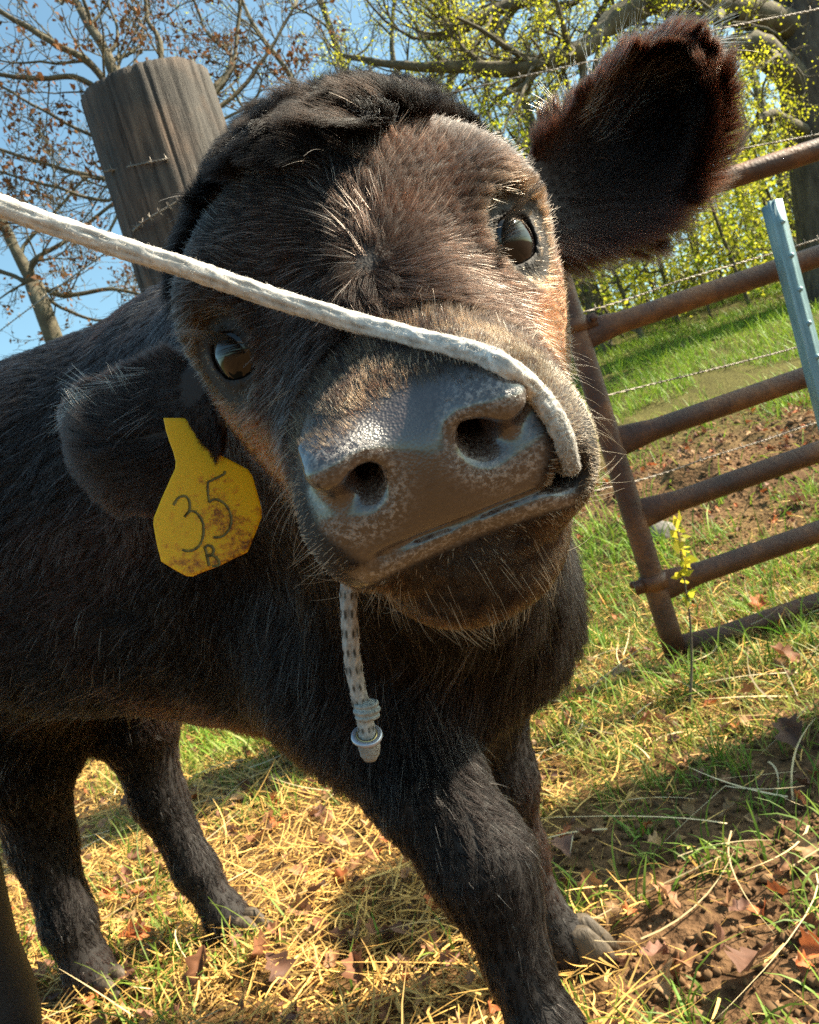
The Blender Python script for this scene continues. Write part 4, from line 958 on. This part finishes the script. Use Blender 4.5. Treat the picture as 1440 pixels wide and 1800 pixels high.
# a dark rubber boot at the left edge
boot_m = noise_mat('boot_rubber', [(.3, (.006, .007, .011)), (.7, (.011, .012, .018))], scale=30, rough=.45, bump=.05)
b0 = at(-92, 1650, 1.02); bx, by = b0[0], b0[1]; boot = empty('rubber_boot', (bx, by, 0), 'tall dark navy rubber boot standing at the left edge beside the hind hoof', 'boot')
prof = [(.44, .085), (.436, .089), (.40, .087), (.30, .080), (.22, .074), (.16, .078), (.12, .076), (.07, .064), (.035, .056)]
mb = MB(); rows = []; ang = np.linspace(0, 2 * np.pi, 32, endpoint=False)
for z, rr in prof:
    toe = sstep(.17, .03, np.array(z)) * .16; c = np.cos(ang + 2.2); ex = np.where(c > 0, 1 + toe / rr * c, 1)
    rows.append(np.stack([bx + np.cos(ang) * rr * ex, by + np.sin(ang) * rr * ex, np.full(32, z)], 1))
k = np.arange(32); k2 = (k + 1) % 32
mb.add(np.concatenate(rows), np.concatenate([np.stack([i * 32 + k2, i * 32 + k, (i + 1) * 32 + k, (i + 1) * 32 + k2], 1) for i in range(len(prof) - 1)]))
mb.build('boot_shaft', boot_m, boot)
mb = MB(); r0 = rows[-1]; c_ = r0.mean(0); lo_ = (r0 - c_) * 1.04 + c_; top_ = lo_ + [0, 0, .004]; bot_ = lo_ - [0, 0, .033]
mb.add(np.concatenate([top_, bot_, c_[None] - [0, 0, .033]]), np.stack([k, k2, 32 + k2, 32 + k], 1), np.stack([32 + k, 32 + k2, np.full(32, 64)], 1)); mb.build('sole', boot_m, boot)

#@@TREES
# ------------------------------------------------------------------ trees
bark = noise_mat('tree_bark', [(.3, (.045, .036, .030)), (.55, (.105, .085, .068)), (.8, (.19, .165, .13))], scale=14, rough=.9, bump=1.0, bscale=26, stretch=(1, 1, .3), detail=8)
bark2 = noise_mat('mossy_branch', [(.3, (.060, .050, .036)), (.55, (.125, .108, .072)), (.8, (.20, .19, .13))], scale=9, rough=.9, bump=.6, bscale=40)
foliage = attr_mat('spring_leaf', .55, .60, .25); brownleaf = attr_mat('dry_leaf', .7, .35, .2)
def grow(mb, tips, p, d, L, r, lev, g, up=.12, wig=.30, br=(3, 4, 4, 3), minr=.003):
    n = 7 if lev < 2 else 5; pts = [np.array(p, float)]; d = nrm(d); ds = [d]
    for i in range(n):
        d = nrm(d + g.normal(0, wig, 3) * (.6 + .25 * lev) * .55 + np.array([0, 0, up])); pts.append(pts[-1] + d * L / n); ds.append(d)
    rad = np.linspace(r, max(r * .35, minr * .6), n + 1); mb.tube(np.array(pts), rad, [9, 7, 5, 4, 3][min(lev, 4)], False)
    if lev >= len(br):
        for q in pts[2:]: tips.append(q)
        return
    tips.append(pts[-1])
    for i in range(br[lev]):
        k = int(g.integers(1, n + 1)); ax = nrm(np.cross(ds[k], g.normal(0, 1, 3))); a = g.uniform(.45, 1.05)
        grow(mb, tips, pts[k], nrm(ds[k] * math.cos(a) + ax * math.sin(a)), L * g.uniform(.45, .72), max(rad[k] * g.uniform(.45, .7), minr), lev + 1, g, up, wig, br, minr)
def limb(mb, tips, path, w0, w1, g, nsub, sub_L, br, up=.1, lev=1, minr=.003):
    """a limb through given points with branches growing from it"""
    P = spline(path, max(14, len(path) * 5)); P = P + np.cumsum(g.normal(0, .006, P.shape), 0) * .6; r = np.linspace(w0, w1, len(P)) * (1 + .12 * g.normal(0, 1, len(P)) * .5); mb.tube(P, r, 10, True); t = nrm(np.gradient(P, axis=0))
    for i in range(nsub):
        k = int(g.integers(2, len(P))); ax = nrm(np.cross(t[k], g.normal(0, 1, 3))); a = g.uniform(.5, 1.2)
        grow(mb, tips, P[k], nrm(t[k] * math.cos(a) + ax * math.sin(a)), sub_L * g.uniform(.6, 1.2), max(r[k] * g.uniform(.3, .5), minr * 1.5), lev, g, up, .30, br, minr)
def leaf_quads(c, size, col, g):
    k = len(c); a = nrm(g.normal(0, 1, (k, 3))); b_ = nrm(np.cross(a, g.normal(0, 1, (k, 3)))); s = (size * g.uniform(.6, 1.3, k))[:, None]; nn = np.cross(a, b_)
    V = np.stack([c, c + a * s * .5 + b_ * s * .30 + nn * s * .06, c + a * s, c + a * s * .5 - b_ * s * .30 + nn * s * .06], 1).reshape(-1, 3)
    return V, np.arange(4 * k).reshape(k, 4), np.repeat(col, 4, 0)
def crown(name, tips, per, spread, size, c0, c1, g, parent, mat, keepp=1.0):
    c = np.array(tips); c = c[g.random(len(c)) < keepp]; c = np.repeat(c, per, 0); c = c + g.normal(0, spread, c.shape)
    V, Q, C = leaf_quads(c, size, cmix(c0, c1, len(c), g), g); me = mesh_np(name, V, None, Q); vcol(me, 'tint', C); return link(name, me, mat, parent, smooth=False)
YG0, YG1 = (.38, .44, .02), (.66, .60, .04)
# big oak at the right
g = np.random.default_rng(101); d = 8.5
tb = at(1510, 900, d); tb[2] = terrain(tb[0], tb[1]) - .1
oak = empty('oak_tree', tb, 'big old oak with a thick dark trunk and long twisting limbs beyond the gate', 'tree')
mb = MB(); tips = []
mb.tube(spline([tb, at(1490, 640, d), at(1462, 330, d), at(1438, 170, d), at(1420, 40, d), at(1400, -120, d)], 24), np.concatenate([[.50, .45], np.linspace(.42, .36, 14), np.linspace(.36, .26, 8)]), 20); mb.build('trunk', bark, oak)
for k_, (path, w0, w1, ns, sl) in enumerate([
    ([(1440, 190, d), (1345, 95, d - .3), (1290, 88, d - .4), (1210, 120, d - .5), (1100, 190, d - .8), (990, 205, d - .9), (940, 250, d - 1)], .16, .05, 10, 1.1),
    ([(1425, 60, d), (1330, 28, d - .3), (1240, 12, d - .6), (1150, 2, d - .9), (1075, 38, d - 1.1), (1030, 82, d - 1.2), (970, 105, d - 1.3), (890, 125, d - 1.3), (800, 120, d - 1.2), (700, 118, d - 1.1), (600, 100, d - 1)], .17, .022, 20, 1.0),
    ([(1415, -20, d), (1300, -40, d), (1180, -60, d - .4), (1040, -30, d - .6), (900, 10, d - .8), (800, 60, d - .9), (740, 70, d - .9)], .13, .03, 14, 1.0),
    ([(1400, -90, d), (1300, -150, d), (1100, -120, d + .5), (960, -60, d + .8), (880, 60, d + 1), (850, 180, d + 1)], .10, .02, 14, 1.1),
    ([(1430, 240, d), (1385, 215, d - .5), (1350, 200, d - .8), (1310, 240, d - 1), (1290, 300, d - 1.1)], .07, .02, 6, .5)]):
    mb = MB(); limb(mb, tips, [at(*q) for q in path], w0, w1, g, ns, sl, (0, 4, 4, 3), .04, 1, .0035); mb.build('limb', bark2, oak)
crown('crown', tips, 5, .035, np.array(.026), YG0, YG1, g, oak, foliage, .38)
# the leaning tree behind the wooden post
def tree_from_paths(name, label, hub_px, d, paths, seed, mat, leafargs, cat='tree', minr=.003, trunk_w=.09):
    g = np.random.default_rng(seed); h = at(*hub_px, d); base = np.array([h[0], h[1] + .1, float(terrain(h[0], h[1])) - .05]); t = empty(name, base, label, cat); tips = []
    mb = MB(); mb.tube(spline([base, base * .5 + h * .5 + [.05, .05, 0], h], 12), np.linspace(trunk_w * 1.2, trunk_w, 12), 12); mb.build('trunk', mat, t)
    for path, w0, w1, ns, sl, br in paths:
        mb = MB(); limb(mb, tips, [h] + [at(x, y, d + dd) for x, y, dd in path], w0, w1, g, ns, sl, br, .06, 1, minr); mb.build('limb', mat, t)
    if leafargs: crown('crown', tips, *leafargs[:-2], g, t, leafargs[-2], leafargs[-1])
    return t
B3 = (0, 3, 3, 2); d = 5.5
tree_from_paths('ash_tree', 'bare spreading tree with brown leaf clusters behind the thick wooden post', (240, 260), d, [
    ([(190, 110, 0), (155, 45, .1), (120, -20, .2)], .045, .022, 6, .7, B3), ([(285, 95, 0), (262, 30, .1), (250, -30, .1)], .022, .012, 5, .6, B3),
    ([(170, 130, -.1), (95, 82, -.2), (0, 24, -.3), (-60, -10, -.3)], .030, .014, 8, .7, B3), ([(150, 142, -.1), (60, 132, -.2), (-40, 120, -.2)], .024, .012, 6, .6, B3),
    ([(200, 310, .1), (100, 290, .2), (0, 258, .3), (-60, 240, .3)], .020, .010, 7, .6, B3), ([(160, 240, .3), (60, 190, .4), (0, 155, .4)], .016, .008, 6, .5, B3),
    ([(200, 350, .1), (90, 330, 0), (-20, 300, 0)], .016, .008, 7, .5, B3), ([(180, 420, 0), (90, 400, 0), (0, 395, 0)], .012, .007, 6, .5, B3),
    ([(390, 150, .2), (420, 60, .3), (430, -30, .3)], .020, .011, 7, .6, B3), ([(400, 180, .3), (470, 90, .4), (520, 10, .5)], .020, .010, 7, .6, B3), ([(400, 120, .5), (360, 50, .5), (330, -30, .5)], .018, .009, 6, .5, B3),
    ([(420, 190, .3), (450, 130, .4), (400, 90, .4)], .012, .006, 6, .3, B3)], 202, bark2, (6, .035, np.array(.045), (.10, .045, .02), (.24, .11, .045), brownleaf, .07))
g = np.random.default_rng(5)
tree_from_paths('maple_tree', 'slim mossy tree with low level branches left of the wooden post', (60, 500), 9.0, [
    ([(20, 420, 0), (-40, 300, 0)], .07, .05, 4, 1.0, B3), ([(120, 520, .2), (200, 510, .3), (260, 522, .3)], .035, .015, 9, .7, B3), ([(60, 460, -.1), (140, 410, -.2), (230, 330, -.3)], .035, .014, 9, .8, B3),
    ([(10, 480, 0), (-60, 470, 0)], .03, .02, 4, .6, B3), ([(110, 540, .1), (190, 560, .2), (280, 500, .3)], .025, .01, 8, .6, B3), ([(40, 440, .3), (100, 370, .3), (160, 300, .3)], .03, .012, 8, .8, B3)], 303, bark2, (5, .05, np.array(.06), (.14, .07, .03), (.26, .13, .05), brownleaf, .05), trunk_w=.10)
tree_from_paths('hickory_tree', 'budding tree with a fan of thin branches above the head of the calf', (700, 420), 10.0, [
    ([(640, 250, 0), (600, 120, .2), (560, 0, .3), (540, -80, .3)], .06, .03, 12, 1.0, B3), ([(560, 220, -.3), (500, 120, -.4), (440, 40, -.4), (400, -60, -.4)], .045, .02, 12, 1.0, B3), ([(760, 240, .2), (800, 100, .3), (780, 0, .3), (760, -80, .4)], .06, .03, 12, 1.0, B3),
    ([(720, 200, -.2), (690, 90, -.3), (700, -40, -.3)], .05, .02, 12, .9, B3), ([(520, 260, .3), (440, 210, .4), (400, 150, .4)], .035, .014, 9, .8, B3)], 404, bark2, (4, .035, np.array(.026), YG0, YG1, foliage, .10), trunk_w=.09)
tree_from_paths('elm_tree', 'budding tree with crooked branches between the head and the raised ear', (1010, 430), 9.5, [
    ([(960, 300, 0), (930, 200, .1), (880, 60, .2), (860, -40, .2)], .07, .03, 13, .9, B3), ([(900, 280, -.2), (850, 230, -.2), (800, 190, -.2), (740, 160, -.2)], .05, .016, 12, .8, B3), ([(1000, 260, .2), (1040, 140, .3), (1060, 20, .4)], .06, .025, 11, .9, B3),
    ([(960, 220, .4), (1000, 90, .5), (960, -20, .5)], .05, .02, 11, .9, B3)], 505, bark2, (5, .04, np.array(.030), YG0, YG1, foliage, .22), trunk_w=.10)
# young trees at the edge of the wood
g = np.random.default_rng(606)
SAP = [(1045, 9.2), (1085, 10.2), (1120, 9.4), (1155, 11.0), (1190, 9.8), (1215, 12.0), (1250, 9.5), (1275, 10.5), (1300, 11.5), (1325, 9.3), (1350, 10.8), (1375, 12), (1400, 9.8), (1430, 11), (1470, 9.6), (1010, 11), (960, 10), (1510, 10.5)]
for i, (px, d) in enumerate(SAP):
    b0 = at(px, 560, d); b0[2] = float(terrain(b0[0], b0[1])); H = g.uniform(1.6, 3.6); r0 = g.uniform(.014, .040)
    t = empty('sapling', b0, 'slender sapling with fresh yellow green leaves at the edge of the wood', 'tree', 'saplings at the edge of the wood')
    mb = MB(); tips = []; top = b0 + [g.normal(0, .3), g.normal(0, .2), H]; P = spline([b0, b0 * .6 + top * .4 + g.normal(0, .07, 3), top], 14); mb.tube(P, np.linspace(r0, r0 * .35, 14), 7)
    for k in range(16):
        q = P[int(g.integers(1, 14))]; a = g.uniform(0, 6.28); grow(mb, tips, q, np.array([math.cos(a), math.sin(a), g.uniform(-.1, .6)]), g.uniform(.35, .9), r0 * .35, 2, g, .08, .3, (0, 0, 3, 2), .003)
    mb.build('trunk', bark2, t); crown('crown', tips, 3, .06, np.array(.058), (.20, .28, .02), (.52, .50, .04), g, t, foliage, .8)
# the wood behind: undergrowth and stems that read as one mass
g = np.random.default_rng(707); mb = MB(); cs = []
for i in range(150):
    x = g.uniform(-1, 15); y = g.uniform(12, 20); z = float(terrain(x, y)); h = g.uniform(2.5, 6)
    mb.tube(spline([[x, y, z], [x + g.normal(0, .15), y, z + h * .5], [x + g.normal(0, .4), y, z + h]], 6), np.linspace(.05, .02, 6) * g.uniform(.4, 1.6), 5)
n_ = 46000; x = g.uniform(-2, 16, n_); y = g.uniform(11, 20, n_); c = np.stack([x, y, terrain(x, y)], 1); hh = g.random(n_) ** 1.5 * (3.6 + 1.5 * (fbm(c * .5, 2, 8) - .5)); c[:, 2] += hh
c = c[fbm(c * 1.1, 3, 21) > .42]
V, Q, C = leaf_quads(c, np.array(.085), cmix((.16, .22, .02), (.52, .50, .045), len(c), g), g)
me = mesh_np('woods', V, None, Q); vcol(me, 'tint', C); wd = tag(link('woods', me, foliage, smooth=False), 'leafy undergrowth of the wood behind the saplings', 'woods', kind='stuff')
st = mb.build('woods_stems', bark2, wd); st['kind'] = 'stuff'

# a thin seedling in front of the gate
g = np.random.default_rng(808); s0 = ground_at(1212, 1255); sd_d = float((s0 - C0) @ c_fwd)
seed_ = empty('seedling', s0, 'thin leggy seedling with small yellow leaves in front of the gate', 'plant')
P = spline([s0, at(1216, 1170, sd_d), at(1213, 1090, sd_d), at(1202, 1010, sd_d), at(1192, 930, sd_d)], 20); mb = MB(); mb.tube(P, np.linspace(.0035, .0012, 20), 6); mb.build('stem', bark2, seed_)
c = []
for k in (12, 14, 15, 16, 17, 18, 19): c += [P[k] + g.normal(0, .004, 3) for _ in range(5)]
V, Q, C = leaf_quads(np.array(c), np.array(.030), cmix((.35, .38, .03), (.62, .52, .05), len(c), g), g); me = mesh_np('leaves', V, None, Q); vcol(me, 'tint', C); link('leaves', me, foliage, seed_)
